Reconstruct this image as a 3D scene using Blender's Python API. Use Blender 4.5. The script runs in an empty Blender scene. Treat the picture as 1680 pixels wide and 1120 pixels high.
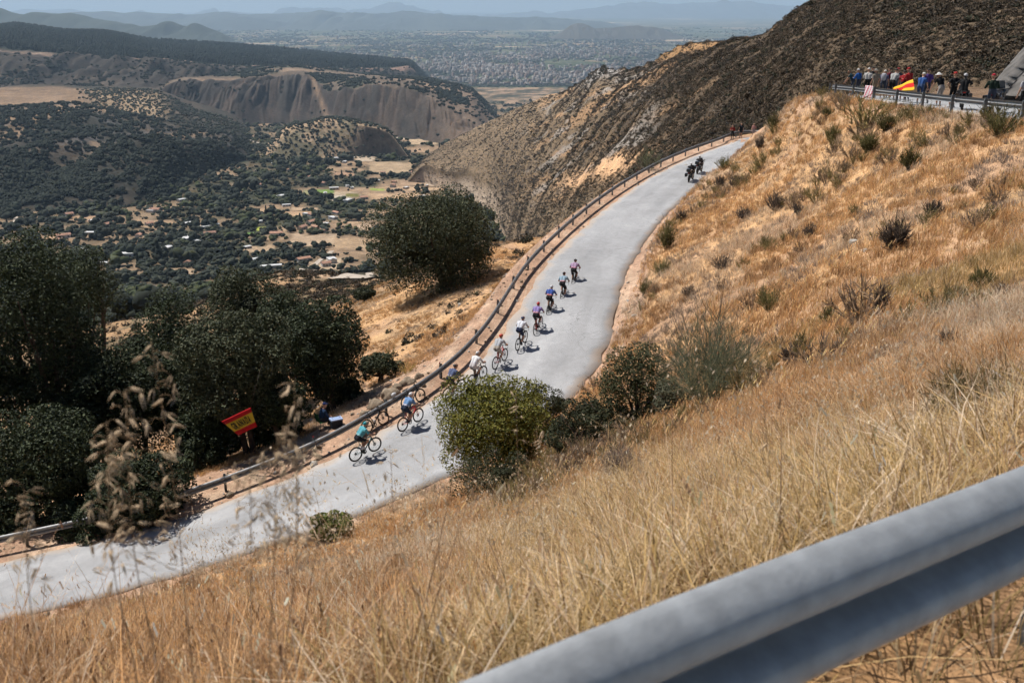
import bpy, bmesh, math, random
import numpy as np
from mathutils import Vector, Matrix, Euler, Quaternion

random.seed(7); RNG = np.random.default_rng(11)
SC = bpy.context.scene
COL = SC.collection

# ------------------------------------------------------------------ camera, sky, sun, exposure
FPX = 1633.3                                   # 35 mm lens on a 36 mm frame, in photo pixels
PITCH = math.atan(550 / FPX); SP, CP = math.sin(PITCH), math.cos(PITCH)
cam = bpy.data.cameras.new('camera'); cam.lens = 35; cam.sensor_width = 36
cam.clip_start = 0.05; cam.clip_end = 300000
cam.dof.use_dof = True; cam.dof.focus_distance = 50; cam.dof.aperture_fstop = 5.0
camo = bpy.data.objects.new('camera', cam); COL.objects.link(camo)
camo.rotation_euler = (math.pi / 2 - PITCH, 0, 0)
SC.camera = camo
SUN = Vector((-0.43, 0.27, 0.855)).normalized()
world = bpy.data.worlds.new('World'); SC.world = world; world.use_nodes = True
wn = world.node_tree; bg = wn.nodes['Background']
sky = wn.nodes.new('ShaderNodeTexSky'); sky.sky_type = 'NISHITA'; sky.sun_disc = False
sky.sun_elevation = math.asin(SUN.z); sky.sun_rotation = math.atan2(SUN.x, SUN.y)
sky.altitude = 1200; sky.air_density = 1.0; sky.dust_density = 0.3; sky.ozone_density = 1.4
wn.links.new(sky.outputs[0], bg.inputs[0]); bg.inputs[1].default_value = 0.05
sl = bpy.data.lights.new('sun', 'SUN'); sl.energy = 5.0; sl.angle = math.radians(0.5); sl.color = (1.0, 0.94, 0.86)
so = bpy.data.objects.new('sun', sl); COL.objects.link(so); so.location = SUN * 100
so.rotation_euler = (-SUN).to_track_quat('-Z', 'Y').to_euler()
SC.view_settings.view_transform = 'Standard'; SC.view_settings.look = 'None'
SC.view_settings.exposure = 0.52; SC.view_settings.gamma = 1.0; SC.view_settings.use_curve_mapping = False
SC.cycles.max_bounces = 4; SC.cycles.diffuse_bounces = 1; SC.cycles.glossy_bounces = 2
SC.cycles.transmission_bounces = 3; SC.cycles.volume_bounces = 0; SC.cycles.transparent_max_bounces = 4
SC.cycles.use_denoising = True; SC.cycles.use_adaptive_sampling = True; SC.cycles.adaptive_threshold = 0.035; SC.cycles.adaptive_min_samples = 12
SC.cycles.sample_clamp_indirect = 4.0

# ------------------------------------------------------------------ helpers
def ray(px, py):
    u = (px - 840) / FPX; v = (560 - py) / FPX; yd = CP + v * SP
    return u / yd, (v * CP - SP) / yd
def at(px, py, Y):
    a, e = ray(px, py); return np.array((a * Y, Y, e * Y))
def atz(px, py, z):
    a, e = ray(px, py); Y = z / e; return np.array((a * Y, Y, z))
def pchip_slopes(x, y):
    h = np.diff(x, axis=0); d = np.diff(y, axis=0) / h
    m = np.zeros_like(y)
    w1 = 2 * h[1:] + h[:-1]; w2 = h[1:] + 2 * h[:-1]
    ok = (d[1:] * d[:-1]) > 0
    den = np.where(ok, w1 / np.where(d[:-1] == 0, 1, d[:-1]) + w2 / np.where(d[1:] == 0, 1, d[1:]), 1)
    m[1:-1] = np.where(ok, (w1 + w2) / den, 0)
    m[0] = d[0]; m[-1] = d[-1]
    return m
def pchip(xk, yk, x):
    xk = np.asarray(xk, float); yk = np.asarray(yk, float); m = pchip_slopes(xk, yk)
    x = np.clip(x, xk[0], xk[-1]); i = np.clip(np.searchsorted(xk, x) - 1, 0, len(xk) - 2)
    h = xk[i + 1] - xk[i]; t = (x - xk[i]) / h
    return ((2*t**3 - 3*t**2 + 1) * yk[i] + (t**3 - 2*t**2 + t) * h * m[i]
            + (-2*t**3 + 3*t**2) * yk[i + 1] + (t**3 - t**2) * h * m[i + 1])
def hash2(ix, iy, seed):
    n = (ix.astype(np.int64) * 374761393 + iy.astype(np.int64) * 668265263 + seed * 1442695041) & 0xFFFFFFFF
    n = ((n ^ (n >> 13)) * 1274126177) & 0xFFFFFFFF
    n = ((n ^ (n >> 16)) * 2246822519) & 0xFFFFFFFF
    return ((n ^ (n >> 15)) & 0xFFFFFF) / float(0xFFFFFF)
def vnoise(x, y, seed=0):
    ix = np.floor(x); iy = np.floor(y); fx = x - ix; fy = y - iy
    fx = fx*fx*(3 - 2*fx); fy = fy*fy*(3 - 2*fy)
    a = hash2(ix, iy, seed); b = hash2(ix + 1, iy, seed); c = hash2(ix, iy + 1, seed); d = hash2(ix + 1, iy + 1, seed)
    return (a + (b - a)*fx + (c - a)*fy + (a - b - c + d)*fx*fy) * 2 - 1
def fbm(x, y, seed=0, oct=4, gain=0.5):
    s = 0; amp = 1; tot = 0
    for k in range(oct):
        s = s + amp * vnoise(x * 2**k + 17.3*k, y * 2**k - 9.1*k, seed + k); tot += amp; amp *= gain
    return s / tot
def smooth(e0, e1, x):
    t = np.clip((x - e0) / (e1 - e0), 0, 1); return t*t*(3 - 2*t)

def setp(o, label=None, cat=None, group=None, kind=None):
    if label: o['label'] = label
    if cat: o['category'] = cat
    if group: o['group'] = group
    if kind: o['kind'] = kind
    return o
def link(name, me, mat=None, parent=None, loc=None):
    o = bpy.data.objects.new(name, me); COL.objects.link(o)
    if mat is not None and me is not None:
        for m in (mat if isinstance(mat, (list, tuple)) else [mat]):
            me.materials.append(m)
    if parent: o.parent = parent
    if loc is not None: o.location = loc
    return o
def empty(name, loc=(0, 0, 0), rz=0, scale=1):
    o = bpy.data.objects.new(name, None); COL.objects.link(o); o.location = loc; o.rotation_euler = (0, 0, rz)
    o.scale = (scale,) * 3; o.empty_display_size = 0.2
    return o
def mk(name, V, F, smooth_=False, col=None, mats=None):
    """mesh from arrays; V (n,3); F (m,4) or list; col per-vertex rgb"""
    me = bpy.data.meshes.new(name)
    if isinstance(F, np.ndarray):
        V = np.asarray(V, np.float32); n = len(F); k = F.shape[1]
        me.vertices.add(len(V)); me.vertices.foreach_set('co', V.ravel())
        me.loops.add(n * k); me.loops.foreach_set('vertex_index', F.astype(np.int32).ravel())
        me.polygons.add(n); me.polygons.foreach_set('loop_start', np.arange(0, n*k, k, dtype=np.int32))
        me.polygons.foreach_set('loop_total', np.full(n, k, np.int32))
        me.update(calc_edges=True)
    else:
        me.from_pydata([tuple(v) for v in V], [], F); me.update()
    if col is not None:
        ca = me.color_attributes.new('Col', 'FLOAT_COLOR', 'POINT')
        c = np.ones((len(V), 4), np.float32); c[:, :3] = col; ca.data.foreach_set('color', c.ravel())
    if mats is not None:
        me.polygons.foreach_set('material_index', np.asarray(mats, np.int32))
    if smooth_: me.polygons.foreach_set('use_smooth', np.ones(len(me.polygons), bool))
    return me
def grid_faces(nr, nc):
    i = np.arange(nr * nc).reshape(nr, nc)
    return np.stack([i[:-1, :-1], i[:-1, 1:], i[1:, 1:], i[1:, :-1]], -1).reshape(-1, 4)

# ------------------------------------------------------------------ materials
def nt(m):
    m.use_nodes = True; t = m.node_tree; return t, t.nodes, t.links, t.nodes['Principled BSDF']
def mat(name, color, rough=0.8, metal=0.0, var=0.0, vscale=8.0, bump=0.0, bscale=30.0, spec=0.3, rand=0.0):
    m = bpy.data.materials.new(name); t, N, Lk, b = nt(m)
    b.inputs['Roughness'].default_value = rough; b.inputs['Metallic'].default_value = metal
    b.inputs['Specular IOR Level'].default_value = spec
    tc = N.new('ShaderNodeTexCoord')
    if var or rand:
        nz = N.new('ShaderNodeTexNoise'); nz.inputs['Scale'].default_value = vscale; nz.inputs['Detail'].default_value = 5
        Lk.new(tc.outputs['Object'], nz.inputs['Vector'])
        mr = N.new('ShaderNodeMapRange'); mr.inputs[1].default_value = 0.3; mr.inputs[2].default_value = 0.7
        mr.inputs[3].default_value = 1 - var; mr.inputs[4].default_value = 1 + var
        Lk.new(nz.outputs[0], mr.inputs[0])
        mx = N.new('ShaderNodeMix'); mx.data_type = 'RGBA'; mx.blend_type = 'MULTIPLY'; mx.inputs[0].default_value = 1
        mx.inputs[6].default_value = (*color, 1); src = mr.outputs[0]
        if rand:
            oi = N.new('ShaderNodeObjectInfo'); mr2 = N.new('ShaderNodeMapRange')
            mr2.inputs[3].default_value = 1 - rand; mr2.inputs[4].default_value = 1 + rand
            Lk.new(oi.outputs['Random'], mr2.inputs[0])
            mm = N.new('ShaderNodeMath'); mm.operation = 'MULTIPLY'
            Lk.new(mr.outputs[0], mm.inputs[0]); Lk.new(mr2.outputs[0], mm.inputs[1]); src = mm.outputs[0]
        Lk.new(src, mx.inputs[7]); Lk.new(mx.outputs[2], b.inputs['Base Color'])
    else:
        b.inputs['Base Color'].default_value = (*color, 1)
    if bump:
        n2 = N.new('ShaderNodeTexNoise'); n2.inputs['Scale'].default_value = bscale; n2.inputs['Detail'].default_value = 4
        Lk.new(tc.outputs['Object'], n2.inputs['Vector'])
        bp = N.new('ShaderNodeBump'); bp.inputs['Strength'].default_value = bump; bp.inputs['Distance'].default_value = 0.02
        Lk.new(n2.outputs[0], bp.inputs['Height']); Lk.new(bp.outputs[0], b.inputs['Normal'])
    return m
def terrain_mat(name, scales, amount=0.35, bumpd=0.05, bump=0.6, rough=0.95):
    """vertex colour of the land, broken up by noise at several object-space scales"""
    m = bpy.data.materials.new(name); t, N, Lk, b = nt(m)
    b.inputs['Roughness'].default_value = rough; b.inputs['Specular IOR Level'].default_value = 0.1
    tc = N.new('ShaderNodeTexCoord'); ca = N.new('ShaderNodeVertexColor'); ca.layer_name = 'Col'
    cur = ca.outputs[0]; last = None
    for i, s in enumerate(scales):
        nz = N.new('ShaderNodeTexNoise'); nz.inputs['Scale'].default_value = s; nz.inputs['Detail'].default_value = 6
        nz.inputs['Roughness'].default_value = 0.65
        Lk.new(tc.outputs['Object'], nz.inputs['Vector'])
        mr = N.new('ShaderNodeMapRange'); mr.inputs[1].default_value = 0.3; mr.inputs[2].default_value = 0.7
        mr.inputs[3].default_value = 1 - amount; mr.inputs[4].default_value = 1 + amount
        Lk.new(nz.outputs[0], mr.inputs[0])
        mx = N.new('ShaderNodeMix'); mx.data_type = 'RGBA'; mx.blend_type = 'MULTIPLY'; mx.inputs[0].default_value = 1
        Lk.new(cur, mx.inputs[6]); Lk.new(mr.outputs[0], mx.inputs[7]); cur = mx.outputs[2]; last = nz
    Lk.new(cur, b.inputs['Base Color'])
    bp = N.new('ShaderNodeBump'); bp.inputs['Strength'].default_value = bump; bp.inputs['Distance'].default_value = bumpd
    Lk.new(last.outputs[0], bp.inputs['Height']); Lk.new(bp.outputs[0], b.inputs['Normal'])
    return m

# ------------------------------------------------------------------ the two roads (edges in world metres)
LPX = [(-700,1070,-23.4),(-300,985,-22),(0,922,-21),(200,878,-20.4),(310,845,-20),(420,805,-19.5),(573,740,-18.6),(640,700,-18.2),
       (714,655,-17.8),(782,600,-17.2),(827,545,-16.7),(850,507,-16.3),(881,455,-15.9),(925,405,-15.6),(1000,338,-15.3),
       (1080,285,-15.1),(1140,256,-15.0),(1190,238,-14.9),(1230,225,-14.8)]
LW = np.array([atz(*q) for q in LPX])
LW = np.vstack([LW, [[30.5, 117.5, -14.6], [35.5, 119.0, -14.4], [41, 118, -14.2]]])
def resample(P, step):
    P = np.asarray(P, float); d = np.r_[0, np.cumsum(np.linalg.norm(np.diff(P[:, :2], axis=0), axis=1))]
    s = np.linspace(0, d[-1], int(d[-1] / step) + 2)
    return np.stack([pchip(d, P[:, k], s) for k in range(P.shape[1])], 1), s
def smooth_path(P, n):
    for _ in range(n):
        Q = P.copy(); Q[1:-1] = (P[:-2] + 2*P[1:-1] + P[2:]) / 4; P = Q
    return P
def normals(P):
    t = np.gradient(P[:, :2], axis=0); t /= np.linalg.norm(t, axis=1)[:, None]
    return np.stack([t[:, 1], -t[:, 0]], 1)            # to the right of travel
LE, LS = resample(LW, 0.5); LE = smooth_path(LE, 14)
LN = normals(LE)
_k = [np.argmin(np.linalg.norm(LE - p, axis=1)) for p in LW]
RWID = pchip([LS[_k[i]] for i in (0, 2, 4, 6, 8, 9, 10, 12, 14, 20)], [4.8, 4.5, 4.5, 5.3, 5.7, 6.0, 5.8, 5.3, 5.0, 5.0], LS)
RE = LE.copy(); RE[:, :2] += LN * RWID[:, None]
RE = smooth_path(RE, 10)
UPN = np.array([(-9, -6.2, -1.84), (-4, -2.3, -1.85), (0, .75, -1.86), (1.3, 1.65, -1.88), (5, 4.5, -2.0), (11, 12, -2.5), (17, 24, -3.2), (19.4, 34, -3.9), (20.25, 41.3, -4.35),
                (20.9, 50, -4.8), (21.3, 59, -5.2), (21.6, 67, -5.6), (22.6, 71, -5.9)])
UN, US = resample(UPN, 0.5); UN = smooth_path(UN, 8); UNN = normals(UN)
UF = UN.copy(); UF[:, :2] += UNN * 5.4

# ------------------------------------------------------------------ the ground: feature lines across the view, lofted
AY = 8.0
def ap(P): return P[:, 0] / (P[:, 1] + AY)
def feat(lst): return np.array([at(*q) for q in lst])
def mono(P):
    P = P[np.argsort(ap(P))]; keep = [0]
    for i in range(1, len(P)):
        if ap(P[i:i+1])[0] > ap(P[keep[-1]:keep[-1]+1])[0] + 1e-4: keep.append(i)
    return P[keep]
A_ = np.array([(-4, -4., -1.85), (0, -4., -1.85), (4, -4., -1.85)])
B_ = np.array([(-12, 2.2, -2.6), (-4.5, .6, -1.95), (-2, 1.0, -1.93), (0, 1.95, -1.93), (1.3, 2.85, -1.95), (5, 5.9, -2.1), (9, 6.5, -2.2), (16, 7, -2.3)])
C_ = feat([(-500,1130,6.5),(-300,1120,6),(0,1112,6),(300,1082,6),(600,1060,5.6),(840,1035,5.3),(1000,965,5.2),(1150,905,5.4),(1280,845,6),(1400,790,6.6),(1550,735,7.6),(1680,690,8.6),(2000,600,11)])
D_ = feat([(-500,1085,9),(-300,1080,9),(0,1072,9),(300,1018,10),(600,945,11),(740,895,13),(840,862,15),(950,805,15),(1050,770,14),(1150,735,14),(1280,680,14),(1400,630,14),(1550,580,14),(1680,530,15),(2000,440,18)])
E_ = feat([(-500,1095,18),(-300,1095,18),(0,1085,18),(300,1025,20),(600,945,21),(740,868,23),(840,818,25),(950,745,26),(1050,680,27),(1150,610,27),(1280,530,27),(1400,470,26),(1550,410,27),(1680,360,27),(2000,300,30)])
G_ = feat([(-500,1060,25),(-300,1060,25),(0,1050,26),(300,985,28),(600,905,30),(740,825,33),(840,765,35),(950,680,37),(1050,560,40),(1150,440,47),(1280,350,50),(1400,310,43),(1550,265,38),(1680,240,35),(2000,230,34)])
# bank right above the lower road, then the spur's crest and the rim below the upper guardrail
iR = [i for i in range(len(RE)) if RE[i, 1] > 5 and i % 4 == 0]
Hl = []
for i in iR:
    P = RE[i]
    if P[0] / (P[1] + AY) > .183: continue
    up = 0.25 + 0.9 * float(smooth(-2, 3, P[0])) + 0.4 * float(smooth(10, 16, P[0]))
    Hl.append((P[0] + LN[i, 0]*1.5, P[1] + LN[i, 1]*1.5, P[2] + up))
Hr = feat([(1225,226,98),(1250,209,94),(1280,189,87),(1315,165,76)])
UO = UN[(UN[:, 1] > 36) & (UN[:, 1] < 65)][::3].copy()
UO[:, :2] -= normals(UO) * 1.1; UO[:, 2] -= 0.12
H_ = mono(np.vstack([np.array(Hl), Hr, UO, [[26, 30, -4.0], [40, 32, -4.0]]]))
F3 = mono(np.vstack([RE[ap(RE) < .238][::3], [[27.5, 97, -12.6], [26.3, 87, -9.5]], UN[(UN[:, 1] > 36) & (UN[:, 1] < 68)][::3], [[26.6, 31, -4.0], [40, 33, -4.0]]]))
F4 = mono(np.vstack([LE[ap(LE) < .255][::3], [[31.5, 98, -12], [30, 87, -8.5]], UF[(UF[:, 1] > 36) & (UF[:, 1] < 68)][::3], [[31, 34, -4.1], [45, 36, -4.1]]]))
F3[:, 2] -= .05; F4[:, 2] -= .06
VE = LE.copy(); VE[:, :2] -= LN * 1.9
F5 = mono(np.vstack([VE[ap(VE) < .255][::3], [[33, 100, -11.5], [31.5, 89, -8]], (UF + np.array([1.3, .3, 0.05]))[(UF[:, 1] > 36) & (UF[:, 1] < 68)][::3], [[33, 35, -4.0], [48, 37, -4.0]]]))
F6 = feat([(-500,1050,46),(-300,1000,46),(0,900,46),(200,835,48),(400,738,50),(520,680,52),(600,620,54),(680,580,57),(740,540,60),(800,500,63),(860,450,70),(940,383,82),(1000,336,93),(1100,279,107),(1200,232,118)])
F6 = mono(np.vstack([F6, [[34.5, 113, -13.5], [35, 101, -11], [33.5, 88, -8], [30.2, 67, -5.3], [29.8, 58, -4.7], [29.5, 50, -4.1], [30, 42, -3.5], [38, 38, -3.2], [52, 40, -3]]]))
F7 = feat([(-500,980,66),(-300,960,65),(0,840,66),(200,760,68),(400,640,72),(520,560,76),(600,505,82),(680,465,86),(740,432,88),(800,410,92),(860,400,98),(940,385,104),(1000,345,114),(1100,300,124),(1200,252,130),(1300,215,126),(1400,160,104),(1500,152,88),(1600,148,78),(1750,142,70),(2000,135,66)])
F8 = feat([(-500,780,170),(-300,760,170),(0,640,170),(200,590,170),(400,520,175),(520,488,175),(600,476,175),(680,470,170),(740,470,165),(860,465,160),(940,440,150),(1000,400,155),(1100,350,160),(1200,300,160),(1300,260,155),(1400,230,135),(1680,230,120),(2000,230,115)])
F9 = feat([(-500,640,270),(-300,620,270),(0,560,270),(200,530,270),(330,500,268),(430,458,262),(500,447,262),(570,448,262),(640,462,265),(700,480,265),(800,490,265),(860,470,265),(1000,430,260),(1200,400,260),(1680,390,240),(2000,390,240)])
FAR = [(560, -175), (900, -236), (1350, -270), (1700, -286), (2200, -302), (3000, -340), (4500, -430), (6500, -490), (8500, -500), (80000, -500)]
def farline(Y, z): return np.array([(-(Y + AY), Y, z), (0, Y, z), ((Y + AY), Y, z)], float)
FEATS = [A_, B_, C_, D_, E_, G_, H_, F3, F4, F5, F6, F7, F8, F9] + [farline(*q) for q in FAR]
LIN = {7}                                             # interval F3-F4 is the road bed: straight
NOISE = [0, .3, 1, 1, 1, 1, .5, 0, 0, .12, 1, 1, 1, 1, 1, .8, .6, .6, .6, .6, .5, .25, .1, .1]
NF = len(FEATS)
def columns(a):
    Yk = np.stack([pchip(ap(F), F[:, 1], a) for F in FEATS]); Zk = np.stack([pchip(ap(F), F[:, 2], a) for F in FEATS])
    for k in range(1, NF): Yk[k] = np.maximum(Yk[k], Yk[k-1] + 0.25)
    M = pchip_slopes(Yk, Zk); return Yk, Zk, M
def land_noise(x, y, Y):
    z = np.zeros_like(x)
    for i, w in enumerate((0.9, 2.6, 7.5, 22, 65, 190, 560)):
        wt = smooth(Y/160, Y/70, w) * (1 - smooth(Y/9, Y/4, w)) if True else 0
        z += wt * w * 0.045 * vnoise(x/w, y/w, 40 + i)
    return z
def interval(Yk, Zk, M, k, Y):
    """height in interval k for columns arrays"""
    h = Yk[k+1] - Yk[k]; t = np.clip((Y - Yk[k]) / h, 0, 1)
    if k in LIN: return Zk[k] + (Zk[k+1] - Zk[k]) * t
    return ((2*t**3-3*t**2+1)*Zk[k] + (t**3-2*t**2+t)*h*M[k] + (-2*t**3+3*t**2)*Zk[k+1] + (t**3-t**2)*h*M[k+1])
RC = (LE + RE) / 2; RC = RC[RC[:, 1] > 84]
def carve(x, y, z):
    """keep the bed of the far bend clear of the bank"""
    s = np.where((y > 86) & (y < 128) & (x > 14) & (x < 44))[0]
    if len(s) == 0: return z
    D = (x[s, None] - RC[None, :, 0])**2 + (y[s, None] - RC[None, :, 1])**2; j = D.argmin(1); d = np.sqrt(D[np.arange(len(s)), j]); w = 1 - smooth(3.0, 5.0, d)
    z = z.copy(); z[s] = z[s]*(1 - w) + (RC[j, 2] - .06)*w; return z
def ground(x, y):
    """height of the land at arrays x, y"""
    x = np.atleast_1d(np.asarray(x, float)); y = np.atleast_1d(np.asarray(y, float))
    Yk, Zk, M = columns(x / (y + AY)); z = np.full_like(x, -1.85); nm = np.zeros_like(x)
    for k in range(NF - 1):
        s = (y >= Yk[k]) & (y <= Yk[k+1] + 1e-9)
        if s.any():
            z[s] = interval(Yk[:, s], Zk[:, s], M[:, s], k, y[s])
            t = (y[s] - Yk[k, s]) / (Yk[k+1, s] - Yk[k, s]); nm[s] = NOISE[k]*(1-t) + NOISE[k+1]*t
    return carve(x, y, z + land_noise(x, y, np.maximum(y, 2)) * nm)
def gz(x, y): return float(ground([x], [y])[0])
def on_ground(px, py, Y0=2.0, Y1=4000):
    """first point of the land along the sight line of a photo pixel"""
    a, e = ray(px, py); Ys = np.geomspace(Y0, Y1, 3000)
    zz = ground(a * Ys, Ys); i = np.argmax(zz > e * Ys)
    Y = Ys[i]; return np.array((a * Y, Y, zz[i]))
# ------------------------------------------------------------------ land surfaces
ROWS = [12, 18, 22, 34, 40, 50, 8, 6, 8, 26, 34, 26, 26, 22, 30, 54, 40, 42, 42, 40, 30, 18, 48]
acol = np.unique(np.r_[np.linspace(-.95, -.62, 40), np.linspace(-.62, .56, 620), np.linspace(.56, .95, 40)])
CY, CZ, CM = columns(acol)
def mixc(c0, c1, t): return c0 + (np.asarray(c1) - c0) * np.clip(t, 0, 1)[:, None]
def band(name, k0, k1, colfun, material, label=None):
    YY = []; ZZ = []; NM = []; KK = []
    for k in range(k0, k1):
        n = ROWS[k]; ts = np.arange(n + (k == k1 - 1)) / n
        for t in ts:
            Y = (CY[k] * (1 - t) + CY[k+1] * t) if CY[k].min() < 400 else CY[k] * (CY[k+1] / CY[k]) ** t
            YY.append(Y); ZZ.append(interval(CY, CZ, CM, k, Y)); tt = (Y - CY[k])/(CY[k+1]-CY[k])
            NM.append(NOISE[k]*(1-tt) + NOISE[k+1]*tt); KK.append(k + tt)
    Y = np.array(YY); X = acol[None, :] * (Y + AY); Z = np.array(ZZ) + land_noise(X, Y, np.maximum(Y, 2)) * np.array(NM)
    Z = carve(X.ravel(), Y.ravel(), Z.ravel()).reshape(Z.shape)
    V = np.stack([X, Y, Z], -1).reshape(-1, 3); K = np.array(KK).ravel()
    c = colfun(V[:, 0], V[:, 1], V[:, 2], K)
    o = link(name, mk(name, V, grid_faces(*Y.shape), True, c), material)
    setp(o, kind='structure'); return o
GOLD = np.array((.33, .195, .095)); STRAW = np.array((.40, .28, .16)); DIRT = np.array((.35, .225, .155)); PALE = np.array((.42, .31, .225))
SCRUB = np.array((.105, .078, .048)); GREEN = np.array((.045, .055, .03)); TAN = np.array((.33, .225, .145)); DUST = np.array((.30, .20, .135))
def col_near(x, y, z, k):
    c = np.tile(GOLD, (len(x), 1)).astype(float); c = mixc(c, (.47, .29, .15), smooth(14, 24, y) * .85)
    c = mixc(c, DIRT, smooth(-.1, .5, fbm(x/3, y/3, 3)) * .6)
    c = mixc(c, STRAW, smooth(.1, .6, fbm(x/7, y/7, 5)) * .6)
    c = mixc(c, (.24, .16, .10), smooth(.15, .5, fbm(x/1.2, y/1.2, 9)) * .5)
    kl = .75*(1 - smooth(-2, 3, x)); road = smooth(5.6 + kl, 6.2 + kl, k) * (1 - smooth(9.2, 10.2, k)); c = mixc(c, DIRT, road)
    c = mixc(c, PALE, road * smooth(-.1, .4, fbm(x/.8, y/.8, 21)) * .8)
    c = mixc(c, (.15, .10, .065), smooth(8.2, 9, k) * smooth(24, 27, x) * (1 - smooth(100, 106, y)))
    return c
def col_rav(x, y, z, k):
    c = np.tile(np.array((.30, .19, .105)), (len(x), 1)); c = mixc(c, SCRUB*1.3, smooth(-.2, .4, fbm(x/9, y/9, 3)))
    return mixc(c, TAN, smooth(.1, .5, fbm(x/25, y/25, 8)) * .8)
FIELDS = []                                             # pale and green plots on the valley floor (photo spot, half size, colour)
for px, py, rx, ry, c in [(697,357,26,7,(.50,.36,.25)),(562,325,16,6,(.46,.40,.32)),(560,318,30,3,(.42,.33,.23)),(532,315,16,5,(.09,.13,.035)),(506,316,10,4,(.25,.24,.13)),
        (578,321,12,4,(.17,.16,.05)),(620,311,12,3,(.14,.17,.04)),(425,376,12,5,(.17,.19,.035)),(405,384,22,5,(.06,.11,.03)),(402,390,10,3,(.33,.23,.15)),
        (145,406,32,3,(.07,.10,.03)),(105,413,16,5,(.33,.25,.17)),(140,415,10,2,(.6,.6,.58)),(360,214,22,7,(.45,.36,.28)),(485,219,20,4,(.42,.29,.19)),(490,229,22,7,(.42,.30,.2)),(500,252,8,6,(.42,.30,.2)),
        (563,261,14,3,(.55,.52,.48)),(600,260,16,8,(.45,.36,.27)),(660,322,60,6,(.42,.29,.18)),(700,310,40,5,(.43,.3,.19)),(515,392,40,16,(.42,.31,.21)),
        (545,430,14,10,(.48,.38,.27)),(425,408,26,8,(.40,.29,.19)),(490,350,26,6,(.42,.28,.17)),(500,343,24,4,(.42,.30,.2)),(440,346,16,6,(.42,.29,.18)),(565,285,18,5,(.36,.23,.15)),(680,300,28,5,(.42,.29,.19)),
        (240,390,14,4,(.40,.29,.19)),(140,460,10,6,(.42,.27,.17)),(310,500,16,6,(.36,.24,.15)),(300,445,22,6,(.38,.28,.19)),(140,360,26,6,(.33,.22,.14)),(90,390,30,6,(.33,.22,.14)),(250,372,20,3,(.36,.25,.16)),(660,226,24,4,(.45,.38,.3)),(690,232,26,6,(.42,.31,.2)),
        (645,275,40,12,(.38,.28,.18)),(720,270,26,16,(.38,.29,.2)),(250,365,40,6,(.32,.22,.14)),(600,372,14,8,(.40,.29,.2)),(575,400,30,12,(.38,.27,.17)),(530,440,30,10,(.42,.32,.22))]:
    if c[1] > c[0]: c = tuple(v*1.8 for v in c)
    a, e = ray(px, py); Ys = np.geomspace(300, 6000, 1500); zz = ground(a*Ys, Ys); Y = Ys[np.argmax(zz > e*Ys)]
    hx = rx / FPX * Y; hy = abs(ry / FPX * Y / -e); FIELDS.append((a*Y, Y, hx, min(hy, hx*3), c))
def field_mask(x, y):
    m = np.zeros(len(x))
    for fx, fy, hx, hy, c in FIELDS:
        s = (np.abs(x-fx) < 2*hx) & (np.abs(y-fy) < 2*hy)
        if s.any():
            r = np.maximum(np.abs((x[s]-fx)/hx + .25*(y[s]-fy)/hy), np.abs((y[s]-fy)/hy)) + .22*fbm(x[s]/hx*1.7, y[s]/hy*1.7, 77)
            m[s] = np.maximum(m[s], 1 - smooth(.85, 1.0, r))
    return m
def openland(x, y):
    """share of bare ground on the valley floor, 0 = closed grove"""
    a = x / y
    o = smooth(-.12, .28, fbm(x/65, y/95, 61, 5)) * (0.6 + .5*smooth(-.4, .1, a))
    return np.maximum(o, field_mask(x, y))
def col_valley(x, y, z, k):
    c = np.tile(np.array((.04, .042, .025)), (len(x), 1)); c = mixc(c, (.095, .072, .044), smooth(-.3, .5, fbm(x/40, y/60, 31)))
    c = mixc(c, TAN * (.85 + .3*fbm(x/30, y/50, 12))[:, None], openland(x, y) * .9)
    for fx, fy, hx, hy, cc in FIELDS:
        s = (np.abs(x-fx) < 1.6*hx) & (np.abs(y-fy) < 1.6*hy)
        if s.any():
            r = np.maximum(np.abs((x[s]-fx)/hx + .25*(y[s]-fy)/hy), np.abs((y[s]-fy)/hy)) + .22*fbm(x[s]/hx*1.7, y[s]/hy*1.7, 77)
            c[s] = mixc(c[s], np.array(cc)*.8, 1 - smooth(.85, 1.0, r))
    return c
def col_plain(x, y, z, k): return np.tile(np.array((.2, .16, .12)), (len(x), 1))

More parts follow.
